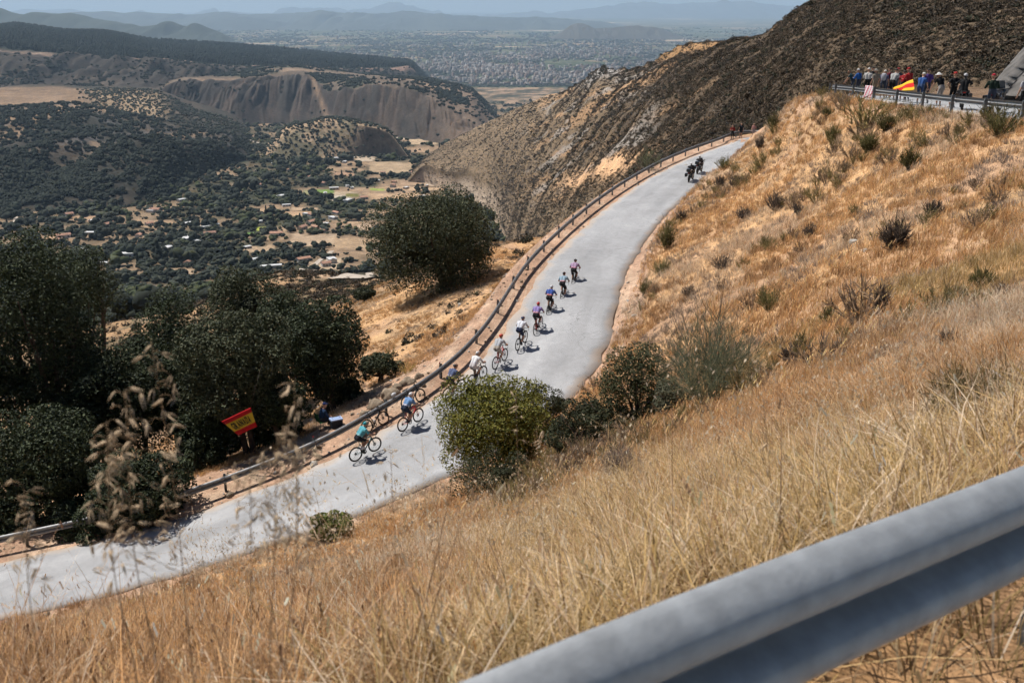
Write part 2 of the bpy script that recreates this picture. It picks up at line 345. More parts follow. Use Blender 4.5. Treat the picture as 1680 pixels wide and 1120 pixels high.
M_NEAR = terrain_mat('dry_hillside', (0.5, 3.0, 14.0), .3, .06, .9)
M_RAV = terrain_mat('scrub_slope', (.08, .5, 2.0), .3, .3, .7)
M_VAL = terrain_mat('valley_land', (.01, .05, .2), .25, 2.0, .5)
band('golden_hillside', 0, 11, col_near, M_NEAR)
band('ravine_slopes', 11, 14, col_rav, M_RAV)
band('valley', 14, 21, col_valley, M_VAL)
def plain_mat():
    m = bpy.data.materials.new('plain_fields'); t, N, Lk, b = nt(m); b.inputs['Roughness'].default_value = 1; b.inputs['Specular IOR Level'].default_value = 0
    tc = N.new('ShaderNodeTexCoord')
    def vor(scale, sx):
        mp = N.new('ShaderNodeMapping'); mp.inputs['Scale'].default_value = (scale*sx, scale, scale); mp.inputs['Rotation'].default_value = (0, 0, .3)
        Lk.new(tc.outputs['Object'], mp.inputs[0]); v = N.new('ShaderNodeTexVoronoi'); v.inputs['Scale'].default_value = 1
        Lk.new(mp.outputs[0], v.inputs['Vector']); sp = N.new('ShaderNodeSeparateColor'); Lk.new(v.outputs['Color'], sp.inputs[0]); return sp.outputs[0]
    rp = N.new('ShaderNodeValToRGB'); rp.color_ramp.interpolation = 'CONSTANT'
    els = rp.color_ramp.elements; els[0].color = (.06, .07, .04, 1)
    els[1].position = .22; els[1].color = (.10, .10, .06, 1)
    for p, c in ((.42, (.055, .065, .035, 1)), (.55, (.20, .15, .10, 1)), (.68, (.09, .09, .055, 1)), (.82, (.34, .25, .17, 1)), (.93, (.45, .36, .27, 1))):
        e = els.new(p); e.color = c
    n1 = N.new('ShaderNodeTexNoise'); n1.inputs['Scale'].default_value = .00035; n1.inputs['Detail'].default_value = 5
    Lk.new(tc.outputs['Object'], n1.inputs['Vector'])
    ad = N.new('ShaderNodeMath'); ad.operation = 'MULTIPLY_ADD'; ad.inputs[1].default_value = .75; ad.use_clamp = True
    Lk.new(vor(.0022, .55), ad.inputs[0])
    mr = N.new('ShaderNodeMapRange'); mr.inputs[1].default_value = .35; mr.inputs[2].default_value = .68; mr.inputs[3].default_value = -.22; mr.inputs[4].default_value = .38
    Lk.new(n1.outputs[0], mr.inputs[0]); Lk.new(mr.outputs[0], ad.inputs[2]); Lk.new(ad.outputs[0], rp.inputs[0])
    Lk.new(rp.outputs[0], b.inputs['Base Color']); return m
band('plain', 21, 23, col_plain, plain_mat())

def road_mat():
    m = bpy.data.materials.new('asphalt'); t, N, Lk, b = nt(m); b.inputs['Roughness'].default_value = .8; b.inputs['Specular IOR Level'].default_value = .35
    tc = N.new('ShaderNodeTexCoord'); uv = N.new('ShaderNodeUVMap'); uv.uv_map = 'UVMap'
    def noise(scale, src, vec=(1, 1, 1), detail=5):
        mp = N.new('ShaderNodeMapping'); mp.inputs['Scale'].default_value = vec; Lk.new(src, mp.inputs[0])
        n = N.new('ShaderNodeTexNoise'); n.inputs['Scale'].default_value = scale; n.inputs['Detail'].default_value = detail; Lk.new(mp.outputs[0], n.inputs[0]); return n.outputs[0]
    def ramp(v, a, b_, lo, hi):
        r = N.new('ShaderNodeMapRange'); r.inputs[1].default_value = a; r.inputs[2].default_value = b_; r.inputs[3].default_value = lo; r.inputs[4].default_value = hi; Lk.new(v, r.inputs[0]); return r.outputs[0]
    def mul(*v):
        c = v[0]
        for w in v[1:]:
            q = N.new('ShaderNodeMath'); q.operation = 'MULTIPLY'; Lk.new(c, q.inputs[0]); Lk.new(w, q.inputs[1]); c = q.outputs[0]
        return c
    o = tc.outputs['Object']
    v = mul(ramp(noise(.35, o), .3, .7, .86, 1.12), ramp(noise(60, o, detail=2), .25, .75, .75, 1.25), ramp(noise(1.0, uv.outputs[0], (.05, 3.5, 1)), .3, .7, .80, 1.12), ramp(noise(3, o), .3, .7, .92, 1.08))
    vo = N.new('ShaderNodeTexVoronoi'); vo.feature = 'DISTANCE_TO_EDGE'; vo.inputs['Scale'].default_value = .45
    nn = N.new('ShaderNodeTexNoise'); nn.inputs['Scale'].default_value = 1.3; Lk.new(o, nn.inputs[0])
    vm = N.new('ShaderNodeVectorMath'); vm.operation = 'ADD'; Lk.new(o, vm.inputs[0]); Lk.new(nn.outputs[1], vm.inputs[1]); Lk.new(vm.outputs[0], vo.inputs['Vector'])
    crack = ramp(vo.outputs['Distance'], .0, .012, .62, 1.0)
    cm = ramp(noise(.12, o), .52, .6, 0, 1)                    # cracks only here and there
    mx0 = N.new('ShaderNodeMix'); mx0.data_type = 'FLOAT'; Lk.new(cm, mx0.inputs[0]); mx0.inputs[2].default_value = 1; Lk.new(crack, mx0.inputs[3])
    v = mul(v, mx0.outputs[0])
    mx = N.new('ShaderNodeMix'); mx.data_type = 'RGBA'; mx.blend_type = 'MULTIPLY'; mx.inputs[0].default_value = 1; mx.inputs[6].default_value = (.282, .288, .30, 1)
    Lk.new(v, mx.inputs[7])
    # dusty edges
    sp = N.new('ShaderNodeSeparateXYZ'); Lk.new(uv.outputs[0], sp.inputs[0])
    ed = N.new('ShaderNodeMath'); ed.operation = 'PINGPONG'; ed.inputs[1].default_value = .5; Lk.new(sp.outputs[1], ed.inputs[0])
    ea = N.new('ShaderNodeMath'); ea.operation = 'ADD'; Lk.new(ed.outputs[0], ea.inputs[0]); Lk.new(ramp(noise(.8, o), .3, .7, -.05, .05), ea.inputs[1])
    m2 = N.new('ShaderNodeMix'); m2.data_type = 'RGBA'; Lk.new(ramp(ea.outputs[0], .0, .09, .75, 0), m2.inputs[0]); Lk.new(mx.outputs[2], m2.inputs[6]); m2.inputs[7].default_value = (.36, .29, .23, 1)
    Lk.new(m2.outputs[2], b.inputs['Base Color'])
    bp = N.new('ShaderNodeBump'); bp.inputs['Strength'].default_value = .4; bp.inputs['Distance'].default_value = .01; Lk.new(noise(70, o, detail=2), bp.inputs['Height']); Lk.new(bp.outputs[0], b.inputs['Normal'])
    return m
M_ROAD = road_mat()
def strip(name, A, B, S, n=8, lift=.005, crown=.03, wob=.26, zfun=None):
    V = []; UV = []
    wa = wob * fbm(S/1.1, S*0+3, 91, 3, .8); wb = wob * fbm(S/1.1, S*0+8, 92, 3, .8)
    wd = (B - A); wl = np.linalg.norm(wd[:, :2], axis=1)
    for j in range(n + 1):
        t = j / n; tt = t + ((1-t)*wa - t*wb) / wl
        P = A + wd * tt[:, None]; P = P.copy(); P[:, 2] += lift + crown * 4*t*(1-t)
        if zfun is not None: P[:, 2] = np.maximum(P[:, 2], zfun(P[:, 0], P[:, 1]) + lift)
        V.append(P); UV.append(np.stack([S, np.full_like(S, t)], 1))
    top = np.stack(V, 1); N_ = len(S)
    V = top.reshape(-1, 3); F = grid_faces(N_, n + 1); UV = np.stack(UV, 1).reshape(-1, 2)
    # skirts so that the edge has thickness
    e0 = top[:, 0].copy(); e0[:, 2] -= .3; e1 = top[:, -1].copy(); e1[:, 2] -= .3
    b0 = len(V); V = np.vstack([V, e0, e1]); i = np.arange(N_ - 1)
    F = np.vstack([F, np.stack([i*(n+1), (i+1)*(n+1), b0+i+1, b0+i], 1), np.stack([i*(n+1)+n, b0+N_+i, b0+N_+i+1, (i+1)*(n+1)+n], 1)])
    UV = np.vstack([UV, np.stack([S, S*0], 1), np.stack([S, S*0+1], 1)])
    me = mk(name, V, F, True); ul = me.uv_layers.new(name='UVMap')
    ul.data.foreach_set('uv', UV[F.ravel()].astype(np.float32).ravel())
    return setp(link(name, me, M_ROAD), kind='structure')
strip('mountain_road', LE, RE, LS)
strip('upper_road', UN, UF, US, zfun=ground)

# ------------------------------------------------------------------ hills built from feature lines
def valley_Y(px, py):
    a, e = ray(px, py); Ys = np.geomspace(400, 9000, 1200); return float(Ys[np.argmax(ground(a*Ys, Ys) > e*Ys)])
def Y_is_far(V): return V[..., 1].min() > 50
def hill(name, lines, px0, px1, ncol, rows, colfun, material, amp=.05, gully=0, wav=(9, 25, 70, 200), seed=0, ridge=None, ends=(60, 60)):
    pxs = np.linspace(px0, px1, ncol); L = []
    for ln in lines:
        ln = [q if q[2] else (q[0], q[1], valley_Y(q[0], q[1])) for q in ln]
        P = np.array(ln, float); L.append((pchip(P[:, 0], P[:, 1], pxs), pchip(P[:, 0], P[:, 2], pxs)))
    Yk = np.stack([q[1] for q in L]); Zk = np.stack([ray(pxs, q[0])[1] * q[1] for q in L]); Ak = np.stack([ray(pxs, q[0])[0] for q in L])
    for k in range(1, len(L)): Yk[k] = np.maximum(Yk[k], Yk[k-1]*1.002)
    M = pchip_slopes(Yk, Zk); out = []; T = []
    for k in range(len(L) - 1):
        n = rows[k]
        for t in np.arange(n + (k == len(L) - 2)) / n:
            Y = Yk[k]*(1-t) + Yk[k+1]*t; h = Yk[k+1]-Yk[k]
            Z = ((2*t**3-3*t**2+1)*Zk[k] + (t**3-2*t**2+t)*h*M[k] + (-2*t**3+3*t**2)*Zk[k+1] + (t**3-t**2)*h*M[k+1])
            A = Ak[k]*(1-t) + Ak[k+1]*t
            out.append(np.stack([A*Y, Y, Z], -1)); T.append(np.full(ncol, k + t))
    V = np.array(out); T = np.array(T); x, y = V[..., 0], V[..., 1]
    nz = 0
    for i, w in enumerate(wav): nz = nz + w * amp * vnoise(x/w, y/w, 200 + seed + i)
    V[..., 2] += nz
    if gully:
        g = np.abs(vnoise(x/gully[0] + .4*vnoise(y/gully[0]/2, x/gully[0], 5), y/gully[0]/5, 300 + seed)) + .5*np.abs(vnoise(x/gully[0]*2.3, y/gully[0]/3, 301 + seed)) + .3*np.abs(vnoise(x/gully[0]*4.7 + y/gully[0]*.4, y/gully[0]/2, 302 + seed))
        w = np.exp(-((T - gully[2]) / gully[3])**2)
        V[..., 2] += (g - .5) * gully[1] * w
    if ridge is not None: V[..., 2] += ridge(x, y, T, pxs[None, :] + 0*T)
    if Y_is_far(V):
        g = ground(V[..., 0].ravel(), V[..., 1].ravel()).reshape(T.shape) - 12
    else: g = None
    wE = (smooth(0, ends[0], pxs - px0) if ends[0] else 1) * (smooth(0, ends[1], px1 - pxs) if ends[1] else 1)
    if g is not None: V[..., 2] = g + (V[..., 2] - g) * wE
    sk = V[0].copy(); sk[:, :2] *= .97; sk[:, 2] = np.minimum(ground(sk[:, 0], sk[:, 1]) - 6, sk[:, 2] - 4)
    V = np.concatenate([sk[None], V]); T = np.concatenate([T[:1]*0 - .05, T])
    P = V.reshape(-1, 3); c = colfun(P[:, 0], P[:, 1], P[:, 2], T.ravel(), np.tile(pxs, len(V)))
    o = link(name, mk(name, P, grid_faces(len(V), ncol), True, c), material); setp(o, kind='structure')
    return V, T, pxs
def rocky(x, y, T, px):
    """rock rib and outcrops on the spur"""
    m = smooth(820, 900, px) * (1 - smooth(1060, 1130, px)) * smooth(.2, .8, T) * (1 - smooth(2.0, 2.3, T))
    rib = np.maximum(0, fbm(x/26, y/60, 411, 4) + .12) * 26
    kn = np.exp(-((px - 990)/26)**2 - ((T - 2.0)/.12)**2) * (5 + 6*vnoise(x/5, y/5, 8))
    return m * rib * .2 + kn*.8
def col_scrub(x, y, z, T, px):
    c = np.tile(np.array((.105, .076, .05)), (len(x), 1)); c = mixc(c, (.066, .049, .034), smooth(-.3, .3, fbm(x/14, y/14, 4)))
    left = 1 - smooth(850, 1120, px)
    c = mixc(c, np.array((.18, .13, .082)) * (1 + .35*fbm(x/60, y/90 + z/20, 58))[:, None], left * .85)
    gold = smooth(.05, .35, fbm(x/22, y/45 + z/9, 52)) * smooth(860, 900, px) * (1 - smooth(1130, 1200, px)) * smooth(.25, .5, T)
    c = mixc(c, (.34, .21, .115), gold * .75)
    top = smooth(1.8, 1.95, T) * smooth(1050, 1100, px) * (1 - smooth(1250, 1300, px)); c = mixc(c, (.26, .155, .075), top)
    slip = np.exp(-((px - 985)/75)**2 - ((T - .52 - (985 - px)*.0012)/.14)**2) * (.6 + .8*smooth(-.2, .4, fbm(x/9, y/20, 71))); c = mixc(c, (.52, .32, .18), slip * 1.2)
    rock = smooth(.25, .42, fbm(x/16, y/40 + z/12, 411, 4)) * smooth(820, 900, px) * (1 - smooth(1040, 1110, px)) * smooth(.3, .7, T) * (1 - smooth(2.05, 2.3, T))
    c = mixc(c, (.25, .225, .20), rock * .8)
    knob = np.exp(-((px - 990)/30)**2 - ((T - 1.95)/.15)**2); c = mixc(c, (.25, .235, .22), knob * 1.3)
    foot = (1 - smooth(780, 850, px)) * (1 - smooth(.3, .7, T)); c = mixc(c, (.45, .35, .26), foot*.9)
    return c
M_SCRUB = terrain_mat('scrub_land', (.03, .25, 1.1), .28, .5, .8)
SCRUBHILL = hill('scrub_hillside', [
    [(620,300,0),(690,300,0),(740,315,0),(800,345,0),(860,415,800),(930,392,440),(1000,352,240),(1100,300,160),(1200,250,140),(1300,205,120),(1400,160,97),(1500,152,84),(1600,152,74),(1700,152,68),(2000,152,60)],
    [(620,282,1700),(690,282,1660),(740,284,1600),(800,284,1480),(860,275,1150),(930,262,800),(1000,238,540),(1100,192,330),(1200,150,225),(1300,110,162),(1400,68,142),(1500,56,118),(1600,46,102),(1700,36,94),(2000,10,86)],
    [(620,290,1800),(690,264,1900),(760,227,1900),(820,198,1780),(880,172,1500),(940,149,1250),(980,128,1080),(1010,126,1000),(1040,122,920),(1080,100,810),(1130,80,670),(1190,71,540),(1245,66,450),(1300,33,345),(1360,-2,290),(1500,-90,240),(1680,-180,210),(2000,-260,200)],
    [(620,300,2400),(700,270,2500),(820,220,2400),(940,170,1900),(1080,130,1400),(1245,120,800),(1360,120,600),(2000,60,500)]],
    650, 2000, 520, [90, 100, 12], col_scrub, M_SCRUB, amp=.05, wav=(3, 9, 26, 70), gully=(45, 7, 1.0, .9), ridge=rocky, ends=(50, 0))

def col_left(x, y, z, T, px):
    c = np.tile(np.array((.034, .032, .025)), (len(x), 1)); c = mixc(c, (.066, .052, .039), smooth(-.2, .4, fbm(x/60, y/90, 4)))
    g = smooth(.18, .4, fbm(x/120, y/240, 94)) * smooth(.6, 1, T) * (1 - smooth(2.3, 2.6, T)); c = mixc(c, (.24, .165, .105), g*.85)
    fld = smooth(2.02, 2.15, T) * (1 - smooth(2.75, 2.9, T)) * (1 - smooth(110, 250, px)); c = mixc(c, (.19, .13, .085), fld*.95)
    orch = smooth(2.02, 2.2, T) * (1 - smooth(2.75, 2.95, T)) * smooth(130, 180, px) * (1 - smooth(250, 290, px)); c = mixc(c, (.26, .19, .12), orch*.9)
    gr = smooth(.1, .4, fbm(x/35, y/60, 17)) * smooth(.8, 1.1, T) * (1 - smooth(1.8, 2.1, T)); return mixc(c, (.095, .09, .09), gr*.6)
M_FARL = terrain_mat('far_slope', (.006, .03, .12), .25, 3.0, .6)
LEFTHILL = hill('valley_side', [
    [(-600,420,0),(0,345,0),(120,340,0),(250,330,0),(330,290,0),(430,252,0)],
    [(-600,300,1650),(0,262,1700),(120,258,1720),(250,243,1750),(330,238,1900),(430,230,2150)],
    [(-600,175,2300),(0,172,2350),(120,168,2350),(180,188,2300),(250,205,2250),(330,222,2250),(430,224,2400)],
    [(-600,145,2900),(0,147,2900),(120,145,2900),(240,145,2900),(330,178,2900),(430,205,2900)],
    [(-600,170,3300),(0,170,3300),(240,165,3300),(330,185,3300),(430,212,3200)]],
    -600, 430, 300, [70, 70, 40, 10], col_left, M_FARL, amp=.045, wav=(22, 60, 170, 400), gully=(150, 26, .9, .8), seed=20, ends=(0, 60))
def col_plat(x, y, z, T, px):
    c = np.tile(np.array((.04, .034, .029)), (len(x), 1)); c = mixc(c, (.066, .052, .04), smooth(-.1, .4, fbm(x/90, z/14, 4)))
    c = mixc(c, (.22, .155, .115), np.exp(-((T - .98)/.035)**2) * .9)
    red = smooth(.75, .9, T) * (1 - smooth(1.0, 1.03, T)) * smooth(380, 450, px); c = mixc(c, (.20, .125, .095), red*.8)
    fo = smooth(1.0, 1.04, T); return mixc(c, (.014, .02, .012), fo)
PLATEAU = hill('pine_plateau', [
    [(-600,150,3000),(0,150,3000),(250,152,3100),(400,162,3300),(560,170,3800),(720,150,4700)],
    [(-600,80,3500),(0,84,3500),(150,95,3700),(280,101,3900),(400,108,4100),(450,109,4300),(560,113,4700),(640,114,5000),(690,112,5300),(720,112,5500)],
    [(-600,35,5500),(0,46,5500),(28,43,5500),(60,47,5500),(110,53,5500),(165,54,5600),(250,68,5800),(330,74,6000),(450,81,6300),(550,91,6500),(630,98,6700),(700,105,6900),(720,108,7000)],
    [(-600,70,8500),(0,72,8500),(250,80,8500),(450,92,8500),(720,112,8500)]],
    -600, 720, 420, [50, 70, 10], col_plat, M_FARL, amp=.022, wav=(40, 110, 300), gully=(60, 46, .55, .4), seed=40, ends=(0, 50))
def col_bad(x, y, z, T, px):
    c = np.tile(np.array((.044, .034, .028)), (len(x), 1)); c = mixc(c, (.03, .025, .022), smooth(-.2, .3, fbm(x/60, z/50, 4)))
    c = mixc(c, (.08, .06, .048), smooth(.1, .5, vnoise(x/17 + .6*vnoise(y/60, x/40, 5), y/300, 81)) * .7); c = mixc(c, (.04, .036, .032), smooth(.1, .5, vnoise(x/23, y/260, 83)) * .6)
    top = smooth(.9, 1.02, T); c = mixc(c, (.11, .083, .06), top); c = mixc(c, (.22, .155, .105), top * smooth(.1, .4, fbm(x/120, y/160, 6)))
    c = mixc(c, (.05, .055, .035), top * smooth(.1, .3, fbm(x/90, y/200, 16)))
    c = mixc(c, (.22, .15, .10), np.exp(-((px - 540 + T*30)/7)**2) * .7 * (1 - top))
    return mixc(c, (.19, .135, .098), smooth(690, 760, px) * .6)
BADLAND = hill('badland_scarp', [
    [(215,200,2780),(270,197,2920),(300,195,2980),(380,186,3100),(450,184,3260),(510,188,3240),(540,194,3020),(570,200,2820),(620,210,2720),(680,218,2580),(720,219,2490),(760,219,2420),(830,228,2350)],
    [(215,176,3000),(270,141,3150),(320,132,3250),(380,131,3350),(450,124,3500),(510,126,3480),(540,149,3250),(570,145,3050),(620,141,2950),(680,148,2800),(720,170,2700),(760,192,2620),(830,222,2550)],
    [(215,168,3400),(300,128,3800),(400,116,3900),(450,109,3900),(480,107,3900),(520,113,3950),(600,124,3900),(680,128,3800),(740,142,3600),(830,180,3300)],
    [(215,178,4300),(300,140,4500),(450,122,4800),(520,124,4900),(680,132,5000),(740,140,4900),(830,170,4600)]],
    215, 830, 460, [76, 34, 10], col_bad, M_FARL, amp=.02, wav=(20, 60, 160), gully=(46, 30, .45, .5), seed=60)
def col_olive(x, y, z, T, px):
    c = np.tile(np.array((.30, .215, .14)), (len(x), 1)); c = mixc(c, (.11, .095, .06), smooth(-.1, .35, fbm(x/60, y/60, 4)))
    dk = smooth(560, 600, px) * (1 - smooth(.75, .95, T)); return mixc(c, (.13, .10, .075), dk*.9)
OLIVEHILL = hill('olive_hill', [
    [(415,262,0),(520,262,0),(600,256,0),(690,262,0)], [(415,224,2150),(500,207,2200),(540,197,2250),(600,209,2150),(650,232,2000),(690,252,1900)],
    [(415,228,2600),(540,208,2650),(690,246,2300)]], 415, 690, 160, [60, 20], col_olive, M_FARL, amp=.03, wav=(20, 60, 160), seed=80)
def plain_col(c0): return lambda x, y, z, T, px: np.tile(np.array(c0), (len(x), 1)) * (1 + .35*fbm(x/900, y/900, 3)[:, None])
def range_(name, pts, Y, depth, c, n=300, seed=0, amp=.02, base=-520):
    P = np.array(pts, float); e = base / Y
    fr = [(p, float(560 + FPX*((-e*CP - SP)/(CP - e*SP)) * 1), Y - depth) for p in P[:, 0]]
    def row(e_): return 560 - FPX * (e_*CP + SP) / (CP - e_*SP)
    fr = [(p, row(base/(Y-depth)), Y - depth) for p in P[:, 0]]
    md = [(p, .45*row(base/(Y-.45*depth)) + .55*q, Y - .45*depth) for p, q in P]
    cr = [(p, q, Y) for p, q in P]; bk = [(p, row(base/(Y+depth)), Y + depth) for p in P[:, 0]]
    hill(name, [fr, md, cr, bk], P[0, 0], P[-1, 0], n, [10, 12, 8], plain_col(c), M_RANGE, amp=amp, wav=(depth*.06, depth*.15, depth*.4), gully=(depth*.16, depth*.045, 1.2, .8), seed=seed)
M_RANGE = terrain_mat('distant_range', (.0004, .002), .2, 20, .3)
range_('wooded_ridge', [(-700,20),(-300,15),(0,18),(25,22),(75,24),(110,24),(160,32),(215,40),(240,44),(270,40),(300,46),(315,45),(345,52),(385,61),(420,70)], 13000, 2600, (.035, .042, .03), seed=100)
range_('low_range', [(-700,22),(-100,22),(60,26),(140,23),(190,21),(250,22),(295,23),(305,26),(340,23),(400,24),(500,23),(600,23),(680,21),(720,24),(780,27),(860,30),(960,34),(1040,38)], 27000, 5000, (.05, .055, .045), n=400, seed=120, amp=.01)
range_('far_mountains', [(-700,20),(-200,18),(20,25),(80,19),(115,17),(140,20),(160,24),(320,26),(342,23),(352,17),(362,23),(380,22),(400,22),(440,25),(465,14),(500,14),(530,17),(555,14.5),(575,19),(600,16),(640,7),(680,11),(720,21),(745,26),(800,27),(860,24),(900,22),(960,15),(1000,12),(1060,7),(1080,9),(1150,4),(1200,5),(1260,8),(1330,11),(1500,9),(1800,14),(2300,10)], 52000, 7000, (.07, .07, .06), n=700, seed=140, amp=.008)
range_('plain_hill', [(880,58),(905,54),(922,48),(936,42),(950,38.5),(964,42),(978,47.5),(1000,46),(1040,44),(1080,46),(1110,51),(1140,58)], 17000, 900, (.07, .06, .045), n=120, seed=160)
# ------------------------------------------------------------------ vegetation
def foliage_mat(name, transl=.25, rand=.25, rough=.7):
    m = bpy.data.materials.new(name); t, N, Lk, b = nt(m)
    b.inputs['Roughness'].default_value = rough; b.inputs['Specular IOR Level'].default_value = .2
    ca = N.new('ShaderNodeVertexColor'); ca.layer_name = 'Col'; oi = N.new('ShaderNodeObjectInfo')
    mr = N.new('ShaderNodeMapRange'); mr.inputs[3].default_value = 1 - rand; mr.inputs[4].default_value = 1 + rand; Lk.new(oi.outputs['Random'], mr.inputs[0])
    mx = N.new('ShaderNodeMix'); mx.data_type = 'RGBA'; mx.blend_type = 'MULTIPLY'; mx.inputs[0].default_value = 1
    Lk.new(ca.outputs[0], mx.inputs[6]); Lk.new(mr.outputs[0], mx.inputs[7]); Lk.new(mx.outputs[2], b.inputs['Base Color'])
    if transl:
        tr = N.new('ShaderNodeBsdfTranslucent'); Lk.new(mx.outputs[2], tr.inputs[0]); ms = N.new('ShaderNodeMixShader'); ms.inputs[0].default_value = transl
        Lk.new(b.outputs[0], ms.inputs[1]); Lk.new(tr.outputs[0], ms.inputs[2]); Lk.new(ms.outputs[0], N['Material Output'].inputs[0])
    return m
M_GRASS = foliage_mat('dry_grass', .42, .22); M_LEAF = foliage_mat('leaves', .12, .12); M_BLOB = foliage_mat('far_foliage', 0, .35, .9)
M_BARK = mat('bark', (.075, .055, .042), .95, var=.35, vscale=6, bump=.6, bscale=14)
M_TWIG = mat('twigs', (.10, .075, .055), .95, var=.2)

def scatter(name, P, rot, scl, idx, variants, label, cat):
    """one stuff object: mesh points carrying instances of the variant meshes"""
    me = bpy.data.meshes.new(name); me.vertices.add(len(P)); me.vertices.foreach_set('co', np.asarray(P, np.float32).ravel())
    if np.ndim(scl) == 1: scl = np.stack([scl]*3, 1)
    for nm, a in (('rot', rot), ('scl', scl)):
        at_ = me.attributes.new(nm, 'FLOAT_VECTOR', 'POINT'); at_.data.foreach_set('vector', np.asarray(a, np.float32).ravel())
    ai = me.attributes.new('idx', 'INT', 'POINT'); ai.data.foreach_set('value', np.asarray(idx, np.int32))
    o = link(name, me); setp(o, label, cat, kind='stuff')
    ng = bpy.data.node_groups.new(name, 'GeometryNodeTree')
    ng.interface.new_socket('Geometry', in_out='INPUT', socket_type='NodeSocketGeometry'); ng.interface.new_socket('Geometry', in_out='OUTPUT', socket_type='NodeSocketGeometry')
    N = ng.nodes; Lk = ng.links; gi = N.new('NodeGroupInput'); go = N.new('NodeGroupOutput'); ip = N.new('GeometryNodeInstanceOnPoints')
    def attr(nm, ty):
        n = N.new('GeometryNodeInputNamedAttribute'); n.data_type = ty; n.inputs[0].default_value = nm; return n.outputs[0]
    jn = N.new('GeometryNodeJoinGeometry')
    for v in reversed(variants):
        oi = N.new('GeometryNodeObjectInfo'); oi.inputs['Object'].default_value = v; oi.inputs['As Instance'].default_value = True; Lk.new(oi.outputs['Geometry'], jn.inputs[0])
    Lk.new(gi.outputs[0], ip.inputs['Points']); Lk.new(jn.outputs[0], ip.inputs['Instance']); ip.inputs['Pick Instance'].default_value = True
    Lk.new(attr('idx', 'INT'), ip.inputs['Instance Index']); Lk.new(attr('rot', 'FLOAT_VECTOR'), ip.inputs['Rotation']); Lk.new(attr('scl', 'FLOAT_VECTOR'), ip.inputs['Scale'])
    Lk.new(ip.outputs[0], go.inputs[0])
    md = o.modifiers.new('scatter', 'NODES'); md.node_group = ng
    return o
def source(name, me, material):
    if material: me.materials.append(material)
    return bpy.data.objects.new(name, me)                 # not linked: only instanced

def blades(n, h, spread, lean, w, palette, seed, curl=.6, segs=3, hjit=.4, seeds=0.0, clus=0):
    """a tuft: n tapering curved blades, optionally with seed heads"""
    r = np.random.default_rng(seed); V = []; F = []; C = []
    cl = [(spread*math.sqrt(r.uniform())*.9, r.uniform(0, 6.28), r.uniform(.7, 1.35), r.integers(len(palette))) for _ in range(clus)]
    for i in range(n):
        a = r.uniform(0, 2*math.pi); d = spread * math.sqrt(r.uniform()); b = np.array((math.cos(a)*d, math.sin(a)*d, -.04)); cb = None
        if clus and r.uniform() < .72:
            cb = cl[r.integers(clus)]; d = .07*math.sqrt(r.uniform()); b = np.array((math.cos(cb[1])*cb[0] + math.cos(a)*d, math.sin(cb[1])*cb[0] + math.sin(a)*d, -.04))
        la = a + r.normal(0, .9); L = abs(r.normal(lean, lean*.5)); hh = h * (1 + r.uniform(-hjit, hjit)) * (cb[2] if cb else .7); ww = w * r.uniform(.6, 1.3)
        dirv = np.array((math.cos(la), math.sin(la), 0)); side = np.array((-math.sin(la + r.normal(0, .8)), math.cos(la), 0)); c = np.array(palette[cb[3] if cb and r.uniform() < .6 else r.integers(len(palette))]) * r.uniform(.75, 1.2)
        s0 = len(V)
        for k in range(segs + 1):
            t = k / segs; p = b + np.array((0, 0, hh * (t - curl*.35*t*t*L))) + dirv * hh * L * (t*.35 + curl*t*t)
            wk = ww * (1 - t)**.7 * .5 + .0004
            V += [p - side*wk, p + side*wk]; C += [c*(.8 + .25*t)]*2
            if k: F.append((s0+2*k-2, s0+2*k-1, s0+2*k+1, s0+2*k))
        if r.uniform() < seeds:
            tip = p; sl = ww*3.2; s1 = len(V); up = np.array((0, 0, 1.)); cc = np.minimum(c*1.25, .8)
            for q in range(3):
                o_ = tip + dirv*sl*.8*q*.6 - up*sl*q*.9; s1 = len(V)
                V += [o_, o_ + side*sl*.28 - up*sl*.5, o_ - up*sl*1.3, o_ - side*sl*.28 - up*sl*.5]; C += [cc]*4; F.append((s1, s1+1, s1+2, s1+3))
    return mk('tuft', np.array(V), np.array(F), False, np.array(C))
G_GOLD = [(0.67,0.409,0.195), (0.595,0.344,0.149), (0.707,0.474,0.27), (0.465,0.26,0.112)]
G_STRAW = [(.74,.57,.40), (.68,.50,.34), (.82,.68,.52), (.50,.34,.21)]
G_OLIVE = [(0.521,0.363,0.158), (0.595,0.419,0.205), (0.335,0.242,0.102), (0.688,0.521,0.316)]
G_BROWN = [(0.372,0.214,0.102), (0.446,0.27,0.13), (0.279,0.167,0.093), (0.558,0.363,0.195)]
G_GREY = [(.26,.205,.165), (.33,.26,.21), (.19,.15,.125), (.42,.33,.25)]
near_v = []; far_v = []
for i, (pal, h, ln, sd) in enumerate([(G_GOLD, .42, .45, .3), (G_STRAW, .46, .5, .3), (G_OLIVE, .5, .55, .1), (G_BROWN, .36, .5, .2), (G_GREY, .26, .6, 0)]):
    for j in range(2):
        near_v.append(source('grass_near', blades(290, h*.56, .50, ln*1.35, .0052, pal + pal + [G_STRAW[2], G_BROWN[2]], 10*i + j, .8, 3, .65, sd, 11), M_GRASS))
        far_v.append(source('grass_far', blades(34, h*.85, .17, ln, .014, pal, 100 + 10*i + j, .6, 2, .45, sd*.7), M_GRASS))
def gk(x, y):
    """interval coordinate of a spot (for keeping plants off the roads)"""
    Yk, _, _ = columns(x / (y + AY)); k = np.zeros_like(x)
    for i in range(NF - 1):
        s = (y >= Yk[i]) & (y < Yk[i+1]); k[s] = i + ((y - Yk[i]) / (Yk[i+1] - Yk[i]))[s]
    return k
